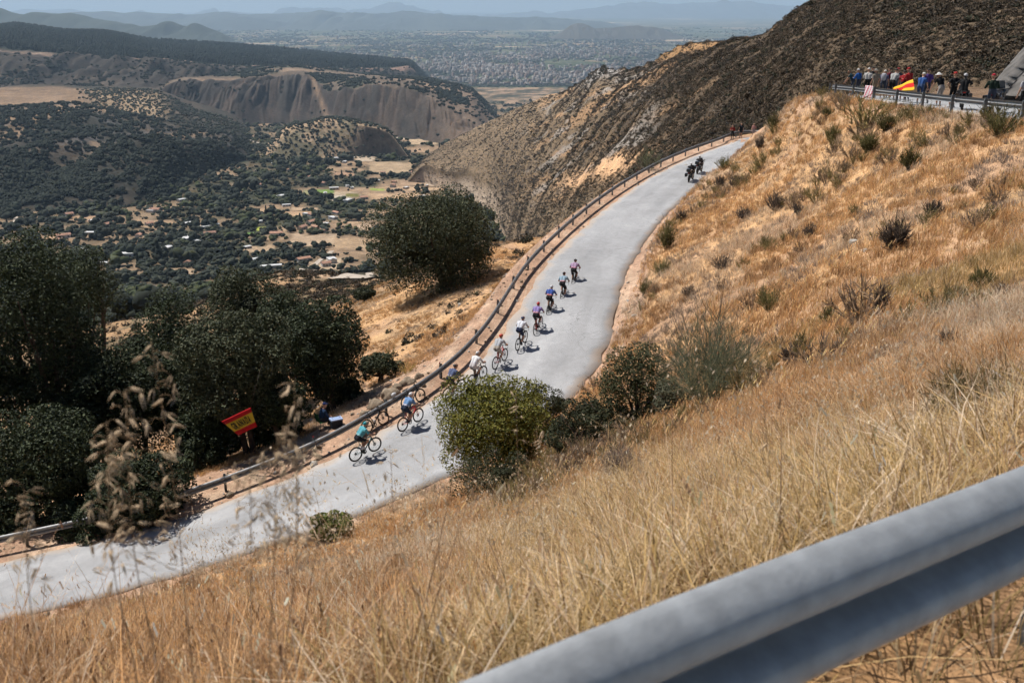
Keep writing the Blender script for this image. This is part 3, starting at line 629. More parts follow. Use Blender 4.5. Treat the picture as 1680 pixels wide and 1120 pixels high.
def grass(name, n, y0, y1, dens_pow, variants, smin, smax, label, cat='grass', kcond=None, arange=(-.68, .60), seed=1, slope=False):
    r = np.random.default_rng(seed); u = r.uniform(size=n)
    e = 2 - dens_pow; y = (y0**e + u*(y1**e - y0**e))**(1/e); a = r.uniform(*arange, size=n); x = a * y
    k = gk(x, y); ok = kcond(k, x, y); x, y, k = x[ok], y[ok], k[ok]; z = ground(x, y)
    r = np.random.default_rng(seed + 1); n = len(x)
    f1 = fbm(x/4, y/4, 5); f2 = fbm(x/2.2, y/2.2, 15); f3 = fbm(x/9, y/9, 25)
    pick = np.zeros(n, int); rr = r.uniform(size=n)
    pick[(f1 + .25*rr) > .25] = 1; pick[(f2 + .35*rr) > .48] = 3; pick[(f2 - .3*rr) < np.where(y > 14, -.40, -.46)] = 4
    ol = (f3 + .3*rr) > .34; pick[ol & (y < 24) & (x > -.5)] = 2
    lf = (x / y < -.12) & (y < 24) & (rr < .5); pick[lf] = 3
    idx = pick * 2 + r.integers(0, 2, n)
    sc = r.uniform(smin, smax, n) * (1 + .35*f2); sc = np.where(pick == 4, sc*np.where(y > 20, 1.35, .9), sc)
    rot = np.stack([r.normal(0, .12, n), r.normal(0, .12, n) + .1, r.uniform(0, 6.3, n)], 1)
    if slope:
        gx = (ground(x + .25, y) - ground(x - .25, y)) / .5; gy = (ground(x, y + .25) - ground(x, y - .25)) / .5
        rot = np.array([(Vector((-p, -q, 1)).to_track_quat('Z', 'Y') @ Quaternion((0, 0, 1), w)).to_euler()[:] for p, q, w in zip(gx, gy, rot[:, 2])])
    return scatter(name, np.stack([x, y, z], 1), rot, sc, idx, variants, label, cat)
stalk_v = [source('stalks', blades(7, .78, .10, .55, .0042, G_STRAW + [(.42, .25, .14)], 300 + i, .55, 5, .35, .9), M_GRASS) for i in range(4)]
offroad = lambda k, x, y: (k > 1.0) & (k < np.where(x < 1, 6.93, 6.55))
grass('meadow_grass', 1050, 1.6, 18, .55, near_v, .75, 1.2, slope=True, label='tall dry golden grass on the slope below the nearest guardrail', kcond=offroad, seed=3)
def stalks():
    r = np.random.default_rng(17); n = 1500; y = (1.6**1.4 + r.uniform(size=n)*(20**1.4 - 1.6**1.4))**(1/1.4); x = r.uniform(-.68, .6, n)*y; k = gk(x, y); ok = (k > 1) & (k < 6) & (fbm(x/1.5, y/1.5, 66) > -.15); x, y = x[ok], y[ok]; n = len(x)
    scatter('dry_stalks', np.stack([x, y, ground(x, y)], 1), np.stack([r.normal(0, .22, n), r.normal(0, .22, n), r.uniform(0, 6.3, n)], 1), r.uniform(.6, 1.25, n), r.integers(0, 4, n), stalk_v, 'long pale dry stalks with seed heads standing out of the foreground grass', 'grass')
stalks()
def panicle(seed):
    r = np.random.default_rng(seed); V = []; F = []; C = []
    def leafq(p, d, L, w, c):
        sd = np.cross(d, r.normal(size=3)); sd /= np.linalg.norm(sd); s0 = len(V); V.extend([p, p + d*L*.45 + sd*w, p + d*L, p + d*L*.45 - sd*w]); C.extend([c]*4); F.append((s0, s0+1, s0+2, s0+3))
    top = np.array((r.normal(0, .12), r.normal(0, .12), .95)); c0 = np.array((.50, .36, .2))
    for k in range(6): a = top*k/6; leafq(a, (top - a)/np.linalg.norm(top - a), .17, .0016, c0)
    for k in range(34):
        s = top*r.uniform(.62, 1.0); e = s + r.normal(size=3)*np.array((.075, .075, .05)); d = e - s; leafq(s, d/np.linalg.norm(d), np.linalg.norm(d), .0006, c0); q = np.array((r.normal(0, .5), r.normal(0, .5), -1)); leafq(e, q/np.linalg.norm(q), .022, .0042, np.array((.74, .62, .46))*r.uniform(.7, 1.15))
    return mk('panicle', np.array(V), np.array(F), False, np.array(C))
pan_v = [source('oat_panicle', panicle(700 + i), M_GRASS) for i in range(4)]
def oats():
    r = np.random.default_rng(41); n = 150; y = r.uniform(3.4, 10, n); x = r.uniform(-.36, .05, n)*y; m = 60; y = np.r_[y, r.uniform(3.5, 9, m)]; x = np.r_[x, r.uniform(.02, .42, m)*y[n:]]; n += m
    scatter('oat_grass', np.stack([x, y, ground(x, y)], 1), np.stack([r.normal(0, .15, n), r.normal(0, .15, n), r.uniform(0, 6.3, n)], 1), r.uniform(.65, 1.2, n), r.integers(0, 4, n), pan_v, 'fine pale oat grass nodding over the foreground slope', 'grass')
oats()
def mid_ok(k, x, y): return offroad(k, x, y) & (y > 15) & (fbm(x/1.6, y/1.6, 88) + .1 > -.45)
grass('hillside_grass', 52000, 15, 92, .75, far_v, .55, 1.25, 'dry golden grass covering the steep hillside right of the road', kcond=mid_ok, arange=(-.62, .56), seed=5)
def bank_ok(k, x, y): return (k > 9.15) & (k < 11.9) & (fbm(x/2.2, y/2.2, 89) > -.25) & (x/y < .3)
grass('bank_grass', 70000, 40, 135, .9, far_v, .4, .85, 'sparse dry grass on the bank beyond the guardrail', kcond=bank_ok, arange=(-.42, .22), seed=7)

def ico(sub=2):
    bm = bmesh.new(); bmesh.ops.create_icosphere(bm, subdivisions=sub, radius=1); V = np.array([v.co[:] for v in bm.verts]); F = np.array([[v.index for v in f.verts] for f in bm.faces]); bm.free(); return V, F
ICO1, ICO2, ICO3 = ico(1), ico(2), ico(3)
def blob(lobes, jit, pal, seed, sub=ICO2, flat=True):
    r = np.random.default_rng(seed); VV = []; FF = []; CC = []; n = 0
    for (cx, cy, cz, rx, ry, rz) in lobes:
        V, F = sub; W = V * (1 + jit * r.normal(size=(len(V), 1))) * np.array((rx, ry, rz)) + np.array((cx, cy, cz))
        c = np.array(pal[r.integers(len(pal))]) * r.uniform(.7, 1.25, (len(V), 1))
        VV.append(W); FF.append(F + n); CC.append(np.tile(c, 1) * np.ones((len(V), 3))); n += len(V)
    return mk('blob', np.vstack(VV), np.vstack(FF), not flat, np.vstack(CC))
# scrub on the hillside across the ravine
SCR = [(0.0372,0.0273,0.018), (0.0298,0.0229,0.0161), (0.0527,0.0372,0.0236), (0.026,0.0217,0.0149)]
def leafy(n, R, H, q, pal, seed):
    """low domed shrub of small leaf flakes"""
    r = np.random.default_rng(seed); d = r.normal(size=(n, 3)); d[:, 2] = np.abs(d[:, 2]); d /= np.linalg.norm(d, axis=1)[:, None]; a = np.arctan2(d[:, 1], d[:, 0])
    k = (1 + .25*np.sin(3*a + seed) + .15*np.sin(7*a + 2*seed))*r.uniform(.55, 1.08, n); p = d*k[:, None]*np.array((R, R, H)); nr = d + r.normal(size=(n, 3))*.7; nr /= np.linalg.norm(nr, axis=1)[:, None]
    t = np.cross(nr, r.normal(size=(n, 3))); t /= np.linalg.norm(t, axis=1)[:, None]; b = np.cross(nr, t); L = q*r.uniform(.6, 1.4, (n, 1))
    V = np.stack([p - t*L, p - b*L*.55, p + t*L, p + b*L*.55], 1).reshape(-1, 3); C = np.repeat(np.array(pal)[r.integers(0, len(pal), n)]*r.uniform(.7, 1.3, (n, 1)), 4, 0)
    return mk('leafy_scrub', V, np.arange(4*n).reshape(n, 4), False, C)
SCT = [(0.0702,0.054,0.0378), (0.054,0.0432,0.0311), (0.105,0.0783,0.0527), (0.0432,0.0365,0.027)]
scr_v = [source('scrub_bush', leafy(110, .48, .42, .10, SCT if i < 3 else ([(.11,.082,.056), (.085,.065,.046)] if i == 3 else [(.034,.037,.023), (.043,.045,.028)]), 50 + i), M_BLOB) for i in range(5)]
for i in range(4): scr_v.append(source('scrub_twigs', blades(46, .55, .30, .75, .04, SCT if i < 3 else [(.045,.048,.03), (.036,.04,.026)], 500 + i, .5, 2, .5), M_BLOB))
def sample_hill(H, n, wfun, seed):
    """random points on a hill grid, weighted by wfun(x, y, T, px) times true area"""
    V, T, pxs = H; r = np.random.default_rng(seed)
    P00, P01, P10 = V[:-1, :-1], V[:-1, 1:], V[1:, :-1]
    area = np.linalg.norm(np.cross(P01 - P00, P10 - P00), axis=-1); Tm = T[:-1, :-1]; PX = np.broadcast_to(pxs[None, :-1], Tm.shape)
    w = (area * wfun(P00[..., 0], P00[..., 1], Tm, PX)).ravel(); w = np.clip(w, 0, None); w /= w.sum()
    i = r.choice(len(w), n, p=w); a, b = np.unravel_index(i, Tm.shape); u = r.uniform(size=(n, 1)); v = r.uniform(size=(n, 1))
    P = V[a, b]*(1-u)*(1-v) + V[a+1, b]*u*(1-v) + V[a, b+1]*(1-u)*v + V[a+1, b+1]*u*v
    return P, Tm[a, b], PX[a, b]
def w_scrub(x, y, T, px):
    gold = 0
    slip = np.exp(-((px - 985)/60)**2 - ((T - .52 - (985 - px)*.0012)/.10)**2)
    rock = smooth(.18, .32, fbm(x/16, y/40, 411, 4)) * smooth(820, 900, px) * (1 - smooth(1040, 1110, px)) * smooth(.3, .7, T)
    gold = smooth(.05, .35, fbm(x/22, y/45, 52)) * smooth(860, 900, px) * (1 - smooth(1130, 1200, px)); top = smooth(1.72, 1.9, T) * smooth(1040, 1090, px) * (1 - smooth(1250, 1300, px))
    return (.38 + .62*smooth(900, 1180, px)) * (1 - .6*gold) * (1 - .8*top) * (.35 + .65*smooth(-.5, .2, fbm(x/9, y/14, 35))) * (1 - .95*np.clip(slip*1.3, 0, 1)) * (1 - .7*rock) * (T < 2.15) * (T >= 0) / np.maximum(y, 60)**1.45
P, T_, X_ = sample_hill(SCRUBHILL, 170000, w_scrub, 5); r = np.random.default_rng(3); n = len(P)
s = r.gamma(2.6, 1/2.6, n) * np.clip(.22 + P[:, 1]/800, .28, 1.5) * (1 + .4*fbm(P[:, 0]/12, P[:, 1]/12, 6))
tw = (r.uniform(size=n) < .3); idx = np.where(tw, r.integers(5, 9, n), np.where(r.uniform(size=n) < .12, 4, np.where(r.uniform(size=n) < .2, 3, r.integers(0, 3, n))))
scatter('hillside_scrub', P - np.array((0, 0, .05)), np.stack([r.normal(0, .2, n), r.normal(0, .2, n), r.uniform(0, 6.3, n)], 1), np.stack([s, s, s*r.uniform(.6, 1.0, n)], 1)*1.15, idx, scr_v, 'low dark scrub bushes covering the steep hillside across the ravine', 'scrub')

r = np.random.default_rng(8); n = 60000; y = np.exp(r.uniform(math.log(48), math.log(600), n)); a = r.uniform(-.62, .3, n); x = a*y; k = gk(x, y)
kp = (k > 9.8) & (fbm(x/(4 + y/40), y/(6 + y/30), 33) + .25*r.normal(size=n) > .12) & ((y > 150) | (r.uniform(size=n) < .10 + .3*(y > 90))); x, y = x[kp], y[kp]; n = len(x); s = r.gamma(6, 1/6, n)*np.clip(.35 + y/260, .5, 2.2)
scatter('ravine_scrub', np.stack([x, y, ground(x, y) - .05], 1), np.stack([r.normal(0, .2, n), r.normal(0, .2, n), r.uniform(0, 6.3, n)], 1), s, np.where(r.uniform(size=n) < .35, 4, r.integers(0, 4, n)), scr_v, 'low brown and green scrub scattered on the ravine slopes beyond the road', 'scrub')
# trees of the valley floor
def tree_src(seed, pal, kind):
    r = np.random.default_rng(seed); lobes = []
    if kind == 'tall':
        for k in range(5): lobes.append((r.normal(0, .06), r.normal(0, .06), .35 + k*.33, .26 - k*.035, .26 - k*.035, .36))
    elif kind == 'pine':
        for k in range(3): lobes.append((r.normal(0, .08), r.normal(0, .08), .5 + k*.3, .42 - k*.1, .42 - k*.1, .36))
    else:
        for k in range(6): lobes.append((r.normal(0, .26), r.normal(0, .26), .5 + r.uniform(-.15, .2), .36*r.uniform(.7, 1.15), .36*r.uniform(.7, 1.15), .33*r.uniform(.7, 1.15)))
    return source('grove_tree', blob(lobes, .16, pal, seed, ICO2), M_BLOB)
DK = [(.016,.022,.014), (.021,.027,.016), (.013,.018,.012)]; OL = [(.034,.04,.029), (.028,.035,.025), (.044,.049,.034)]; LT = [(.036,.046,.019), (.047,.054,.024)]
val_v = [tree_src(1, DK, 'r'), tree_src(2, DK, 'r'), tree_src(3, OL, 'r'), tree_src(4, OL, 'r'), tree_src(5, LT, 'r'), tree_src(6, DK, 'tall')]
r = np.random.default_rng(21); n = 40000
y = np.exp(r.uniform(math.log(330), math.log(5200), n)); a = r.uniform(-.62, .16, n); x = a*y
keep = r.uniform(size=n) > np.clip(openland(x, y)*1.0, 0, .97) - .02
keep &= field_mask(x, y) < .4
x, y = x[keep], y[keep]; z = ground(x, y); n = len(x)
s = r.gamma(3.2, 1/3.2, n) * np.clip(2.6 + y/620, 3.0, 6.0) * (1 + .6*fbm(x/90, y/120, 7)); f = fbm(x/110, y/130, 19) + .5*r.normal(size=n)*.5
idx = np.where(f > .25, 4, np.where(f > -.02, r.integers(2, 4, n), r.integers(0, 2, n))); idx[(r.uniform(size=n) < .012)] = 5
scatter('valley_groves', np.stack([x, y, z - .1*s], 1), np.stack([0*x, 0*x, r.uniform(0, 6.3, n)], 1), np.stack([s, s, s*r.uniform(.75, 1.15, n)], 1), idx, val_v, 'dark olive and almond groves spread over the valley floor', 'trees')
# orchards planted in rows on the low hills
def rows_on(H, wfun, n, seed, sp=11.0):
    P, T, X = sample_hill(H, n, wfun, seed)
    q = np.round((P[:, 0]*.94 + P[:, 1]*.34)/sp)*sp; w = np.round((-P[:, 0]*.34 + P[:, 1]*.94)/sp)*sp
    key = np.unique(np.stack([q, w], 1), axis=0, return_index=True)[1]; return P[key]
A1 = rows_on(OLIVEHILL, lambda x, y, T, px: (T < 1.3) * 1.0, 9000, 4)
A2 = rows_on(LEFTHILL, lambda x, y, T, px: smooth(2.0, 2.2, T)*(1 - smooth(2.8, 2.95, T))*smooth(120, 180, px), 4000, 6, 14)
P3, _, _ = sample_hill(LEFTHILL, 9000, lambda x, y, T, px: (T < 2.1) * (.25 + smooth(-.1, .4, fbm(x/90, y/120, 44))) * (1.0 + 2*smooth(1, .3, T)), 8)
P4, _, _ = sample_hill(BADLAND, 5000, lambda x, y, T, px: np.where(T > .95, smooth(.0, .35, fbm(x/90, y/200, 16)) + .15*smooth(600, 700, px), .02 + .5*(px < 400)*smooth(0, .3, fbm(x/50, y/70, 3))), 9)
P5, _, _ = sample_hill(PLATEAU, 5000, lambda x, y, T, px: (T < .95)*(.15 + smooth(-.1, .4, fbm(x/80, y/160, 71)))/y, 10); P4 = np.vstack([P4, P5])
PP = np.vstack([A1, A2, P3, P4]); n = len(PP); s = np.r_[np.full(len(A1) + len(A2), 5.0), np.full(len(P3) + len(P4), 7.0)] * r.uniform(.7, 1.3, n)
idx = np.r_[r.integers(2, 4, len(A1) + len(A2)), r.integers(0, 2, len(P3) + len(P4))]
scatter('hill_groves', PP - np.array((0, 0, .5)), np.stack([s*0, s*0, r.uniform(0, 6.3, n)], 1), s, idx, val_v, 'olive rows and dark bushes dotted over the low hills beyond the valley', 'trees')
pin_v = [tree_src(31 + i, [(.012,.018,.011), (.016,.022,.013), (.010,.015,.009)], 'pine') for i in range(3)]
P, T_, X_ = sample_hill(PLATEAU, 30000, lambda x, y, T, px: (T > 1.02)*(T < 2.05)/y**1.0, 12); n = len(P); s = r.uniform(8, 15, n)
scatter('pine_forest', P - np.array((0, 0, 1)), np.stack([s*0, s*0, r.uniform(0, 6.3, n)], 1), s, r.integers(0, 3, n), pin_v, 'dark green pine forest on the flat plateau', 'forest')
# the town and the villages of the plain
def boxes(name, P, sx, sy, sz, rz, cols, label, cat):
    n = len(P); B = np.array([(-.5,-.5,-.1), (.5,-.5,-.1), (.5,.5,-.1), (-.5,.5,-.1), (-.5,-.5,1), (.5,-.5,1), (.5,.5,1), (-.5,.5,1)])
    V = np.broadcast_to(B, (n, 8, 3)) * np.stack([sx, sy, sz], 1)[:, None]
    c, s_ = np.cos(rz)[:, None], np.sin(rz)[:, None]; V = np.stack([V[..., 0]*c - V[..., 1]*s_, V[..., 0]*s_ + V[..., 1]*c, V[..., 2]], -1) + P[:, None]
    F = np.array([(4, 5, 6, 7), (0, 1, 5, 4), (1, 2, 6, 5), (2, 3, 7, 6), (3, 0, 4, 7)]); F = (F[None] + 8*np.arange(n)[:, None, None]).reshape(-1, 4)
    C = np.repeat(cols, 8, 0); o = link(name, mk(name, V.reshape(-1, 3), F, False, C), M_BLOB); return setp(o, label, cat, kind='stuff')
r = np.random.default_rng(77); n = 70000; px = r.uniform(380, 1260, n); py = r.uniform(52, 142, n)
dens = np.exp(-((px - 830)/190)**2 - ((py - 116)/24)**2) + .55*np.exp(-((px - 1000)/160)**2 - ((py - 82)/14)**2) + .3*np.exp(-((px - 700)/200)**2 - ((py - 72)/8)**2)*0.6 + .10
a, e = ray(px, py); Y = -498/e; x = a*Y; dens = dens * smooth(-.7, .3, fbm(x/500, Y/800, 23))
kp = (r.uniform(size=n) < dens*.30) & (Y > 5200); x, Y = x[kp], Y[kp]; n = len(x); z = ground(x, Y)
tint = np.array([(.16,.135,.12), (.20,.175,.16), (.15,.105,.085), (.24,.225,.215), (.11,.09,.08)])[r.integers(0, 5, n)] * r.uniform(.7, 1.05, (n, 1))
boxes('distant_town', np.stack([x, Y, z], 1), r.uniform(10, 34, n), r.uniform(9, 22, n), r.gamma(4, 3.2, n) + 4, r.choice([.3, 1.2, .7], n) + r.normal(0, .1, n), tint, 'pale distant town spread over the plain', 'town')
n = 26000; px = r.uniform(300, 1300, n); py = r.uniform(46, 145, n); a, e = ray(px, py); Y = -498/e; x = a*Y; kp = (Y > 5200) & (fbm(x/500, Y/900, 29) + .15*r.normal(size=n) > .02); x, Y = x[kp], Y[kp]; n = len(x)
s = r.uniform(7, 14, n) * np.clip(Y/7000, 1, 2.2)
scatter('plain_trees', np.stack([x, Y, ground(x, Y) - 1], 1), np.stack([s*0, s*0, r.uniform(0, 6.3, n)], 1), np.stack([s*1.5, s*1.2, s*.8], 1), r.integers(0, 3, n), val_v, 'dark trees and poplar groves across the hazy plain', 'trees')
# ------------------------------------------------------------------ trees and bushes one can tell apart
OAK = [(0.0535,0.0642,0.0321), (0.0414,0.0513,0.0256), (0.0784,0.0856,0.047), (0.0256,0.0328,0.0178)]
OAKD = [(.036,.05,.023), (.027,.038,.018), (.055,.07,.032), (.017,.025,.013)]
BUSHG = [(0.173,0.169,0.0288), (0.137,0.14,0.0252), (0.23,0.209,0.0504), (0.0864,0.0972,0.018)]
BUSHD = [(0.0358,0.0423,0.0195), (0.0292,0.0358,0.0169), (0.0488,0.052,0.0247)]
def crown_mesh(rx, ry, rz, nl, nleaf, leaf, pal, seed, low=-.55, core=True, lob=(.24, .36), aspect=1.7):
    r = np.random.default_rng(seed); S = np.array((rx, ry, rz)); lobes = []; tries = 0
    while len(lobes) < nl and tries < 8000:
        tries += 1; d = r.normal(size=3); d /= np.linalg.norm(d)
        if d[2] < low: continue
        q = d * (r.uniform(.50, .80) if r.uniform() < .85 else r.uniform(.1, .45)); rad = r.uniform(*lob)
        q = q * (1 + .14*math.sin(3*math.atan2(d[1], d[0]) + seed) + .1*math.sin(5*d[2] + seed))
        if all(np.linalg.norm((q - o[0])) > .45*(rad + o[1]) for o in lobes): lobes.append((q, rad))
    VV = []; FF = []; CC = []; n = 0
    mr = (rx*ry*rz)**(1/3)
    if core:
        for q, rad in lobes:  # dark inner blobs added to block light and keep the interior dark
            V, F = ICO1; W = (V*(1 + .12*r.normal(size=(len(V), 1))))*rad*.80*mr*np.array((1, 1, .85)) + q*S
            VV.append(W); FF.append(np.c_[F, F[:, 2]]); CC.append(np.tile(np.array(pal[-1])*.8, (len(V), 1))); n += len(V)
    per = np.array([o[1]**2 for o in lobes]); per = (per/per.sum()*nleaf).astype(int)
    for (q, rad), m in zip(lobes, per):
        d = r.normal(size=(m, 3)); d[:, 2] += .25; d /= np.linalg.norm(d, axis=1)[:, None]
        rr = rad*mr*(r.uniform(.82, 1.08, (m, 1)) + .10*fbm(d[:, 0]*3, d[:, 1]*3 + d[:, 2]*2, seed)[:, None]); p = d*rr*np.array((1, 1, .88)) + q*S
        nrm = d*.7 + r.normal(size=(m, 3))*.55 + np.array((0, 0, .25)); nrm /= np.linalg.norm(nrm, axis=1)[:, None]
        t = np.cross(nrm, r.normal(size=(m, 3))); t /= np.linalg.norm(t, axis=1)[:, None]; b = np.cross(nrm, t)
        L = leaf*r.uniform(.6, 1.35, (m, 1)); w = L/aspect
        quad = np.stack([p - t*L*.5, p + b*w*.5 + nrm*L*.08, p + t*L*.5, p - b*w*.5 + nrm*L*.08], 1).reshape(-1, 3)
        c = np.array(pal)[r.integers(0, len(pal), m)]*r.uniform(.75, 1.3, (m, 1))
        VV.append(quad); FF.append(np.arange(4*m).reshape(m, 4) + n); CC.append(np.repeat(c, 4, 0)); n += 4*m
    V = np.vstack(VV); C = np.vstack(CC); F = np.vstack(FF)
    tri = F[:, 2] == F[:, 3]
    me = bpy.data.meshes.new('crown'); fl = [tuple(f[:3]) if q else tuple(f) for f, q in zip(F.tolist(), tri)]
    me.from_pydata(V.tolist(), [], fl); me.update()
    ca = me.color_attributes.new('Col', 'FLOAT_COLOR', 'POINT'); cc = np.ones((len(V), 4), np.float32); cc[:, :3] = C; ca.data.foreach_set('color', cc.ravel())
    return me
def tube(paths, sides=7):
    """tapered tubes through (x, y, z, radius) points, as one mesh"""
    V = []; F = []
    for P in paths:
        P = [np.array(p, float) for p in P]; base = len(V)
        for i, p in enumerate(P):
            d = (P[min(i+1, len(P)-1)] - P[max(i-1, 0)])[:3]; d = d/(np.linalg.norm(d) + 1e-9); u = np.cross(d, (0.31, .2, .93) if abs(d[2]) < .9 else (1, 0, 0)); u /= np.linalg.norm(u); v = np.cross(d, u)
            for k in range(sides):
                a = 2*math.pi*k/sides; V.append(p[:3] + (u*math.cos(a) + v*math.sin(a))*p[3])
        for i in range(len(P) - 1):
            for k in range(sides):
                k2 = (k+1) % sides; F.append((base+i*sides+k, base+i*sides+k2, base+(i+1)*sides+k2, base+(i+1)*sides+k))
        F.append(tuple(base + k for k in range(sides))[::-1]); F.append(tuple(base + (len(P)-1)*sides + k for k in range(sides)))
    return V, F
def tubes_mesh(name, paths, sides=7, sm=True):
    V, F = tube(paths, sides); return mk(name, V, F, sm)
def oak(px, py, Y, wx, wy, label, group, pal=OAK, nl=46, nleaf=17000, leaf=.14, seed=0, base=None, trunks=2, depth=.9, name='holm_oak', low=-.5):
    c = at(px, py, Y); rx = wx/FPX*Y; rz = wy/FPX*Y/math.cos(.35); ry = rx*depth
    b = np.array(base) if base is not None else np.array((c[0] + .1*rx, c[1], gz(c[0] + .1*rx, c[1])))
    root = empty(name, tuple(b)); setp(root, label, 'tree', group); o = c - b
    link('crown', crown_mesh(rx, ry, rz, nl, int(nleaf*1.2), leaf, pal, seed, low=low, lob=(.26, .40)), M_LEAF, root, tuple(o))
    r = random.Random(seed); paths = []; tr = max(.14, rx*.055)
    for k in range(trunks):
        sx = (k - (trunks-1)/2)*tr*2.2; top = o + np.array((sx*3 + r.uniform(-.3, .3)*rx, r.uniform(-.3, .3)*ry, -.25*rz)); mid = np.array((sx*1.4, 0, 0)) + (top - np.array((sx, 0, 0)))*.5*np.array((.6, .6, 1))
        paths.append([(sx, 0, -.4, tr*1.35), (sx, 0, .15, tr*1.1), (*mid, tr*.85), (*top, tr*.55)])
        for j in range(5):
            a = r.uniform(0, 6.3); e = o + np.array((math.cos(a)*rx*.65, math.sin(a)*ry*.65, rz*r.uniform(-.35, .35))); paths.append([(*mid, tr*.6), (*((mid + e)/2 + np.array((0, 0, -.1))), tr*.4), (*e, tr*.15)])
    link('trunk', tubes_mesh('trunk', paths), M_BARK, root); return root
GO = 'holm oaks below the road'
b1 = on_ground(735, 468, 40)
oak(716, 402, float(b1[1]) + .3, 112, 84, 'broad round holm oak with two trunks standing alone beyond the guardrail', None, nl=96, nleaf=42000, leaf=.17, seed=5, base=b1, trunks=2, low=-.8)
b2 = on_ground(597, 497, 75)
oak(597, 484, float(b2[1]), 21, 14, 'small round oak with its shadow on the dry slope left of the large oak', None, nl=20, nleaf=3500, leaf=.16, seed=6, base=b2, trunks=1)
oak(388, 606, 43.2, 100, 92, 'leafy oak hanging over the red and yellow flag', GO, seed=11, nl=64, nleaf=26000, low=-.8)
oak(530, 578, 47.5, 76, 92, 'dark oak beside the rocks at the guardrail, rightmost of the roadside grove', GO, seed=12, nl=54, nleaf=22000, pal=OAKD, low=-.85)
oak(400, 505, 57, 76, 66, 'oak rising behind the grove, topmost crown above the flag', GO, seed=13, nl=46, nleaf=15000, low=-.8)
oak(472, 545, 53, 66, 76, 'oak in the middle of the roadside grove behind the darker one', GO, seed=14, nl=44, nleaf=14000, pal=OAKD, low=-.9)
oak(285, 570, 54, 84, 90, 'oak left of the flag partly behind the dry oat stalks', GO, seed=15, nl=50, nleaf=17000, pal=OAKD, low=-.9)
oak(48, 520, 46, 122, 140, 'large dark oak at the left edge of the picture, tallest there', GO, seed=16, nl=70, nleaf=28000, pal=OAKD, low=-.9)
oak(70, 768, 39.2, 122, 98, 'low oak over the bend of the guardrail at the left edge', GO, seed=17, nl=64, nleaf=24000, pal=OAKD, low=-.9)
oak(205, 655, 45, 100, 100, 'oak between the flag and the large oak at the left edge', GO, seed=18, nl=58, nleaf=22000, pal=OAKD, low=-.9)
oak(228, 808, 37.4, 90, 80, 'oak branch mass reaching over the road edge at lower left', GO, base=(-15.2, 39.6, gz(-15.2, 39.6)), seed=19, nl=50, nleaf=20000, pal=OAKD, low=-.9)
oak(345, 700, 44, 70, 60, 'oak foliage close beneath the red and yellow flag', GO, seed=21, nl=36, nleaf=12000, pal=OAKD, low=-.9)
oak(452, 660, 42.8, 60, 46, 'low oak foliage right of the flag over the picnic shade', GO, seed=22, nl=36, nleaf=12000, pal=OAKD, low=-.9)
oak(620, 600, 50, 38, 26, 'low grey green shrub spreading from the grove above the rocks', None, seed=20, nl=18, nleaf=5000, leaf=.12, trunks=1, name='spreading_shrub')
oak(-110, 650, 44, 120, 150, 'dark oak mostly outside the left edge of the picture', GO, seed=24, nl=40, nleaf=12000, pal=OAKD, low=-.9)

oak(130, 610, 49, 80, 84, 'oak deep in the shade behind the oat stalks', GO, seed=26, nl=44, nleaf=14000, pal=OAKD, low=-.9)
oak(300, 660, 46, 70, 70, 'oak filling the gap left of the red and yellow flag', GO, seed=27, nl=40, nleaf=13000, pal=OAKD, low=-.9)
oak(150, 862, 37.0, 76, 50, 'oak boughs drooping to the road at the lower left', GO, base=(-17.2, 39.0, gz(-17.2, 39.0)), seed=31, nl=34, nleaf=12000, pal=OAKD, low=-.95)
oak(-20, 880, 37.6, 90, 70, 'oak boughs over the guardrail in the lower left corner', GO, base=(-20.5, 38.6, gz(-20.5, 38.6)), seed=28, nl=40, nleaf=14000, pal=OAKD, low=-.9)
oak(130, 470, 62, 80, 60, 'farther oak above the left grove with the valley behind', GO, seed=29, nl=40, nleaf=12000, pal=OAKD, low=-.8)
oak(330, 742, 42.5, 52, 30, 'low dark foliage added to fill the shade under the flag behind the guardrail', GO, seed=41, nl=20, nleaf=6000, pal=OAKD, low=-.9, name='shade_fill_foliage')  # this and the next two: dark foliage added to stand in for shade
oak(455, 712, 44.0, 56, 30, 'low dark foliage added to fill the shade behind the empty camp chair', GO, seed=42, nl=20, nleaf=6000, pal=OAKD, low=-.9, name='shade_fill_foliage')
oak(560, 650, 48.5, 50, 36, 'low dark foliage added to fill the shade at the feet of the rightmost oak', GO, seed=43, nl=20, nleaf=6000, pal=OAKD, low=-.9, name='shade_fill_foliage')
oak(12, 650, 44.5, 90, 70, 'oak foliage low at the left edge between the tall and the low oak', GO, seed=45, nl=34, nleaf=10000, pal=OAKD, low=-.95)
oak(130, 700, 43.5, 70, 60, 'dark oak foliage between the lower two oaks at the left', GO, seed=44, nl=36, nleaf=11000, pal=OAKD, low=-.9)
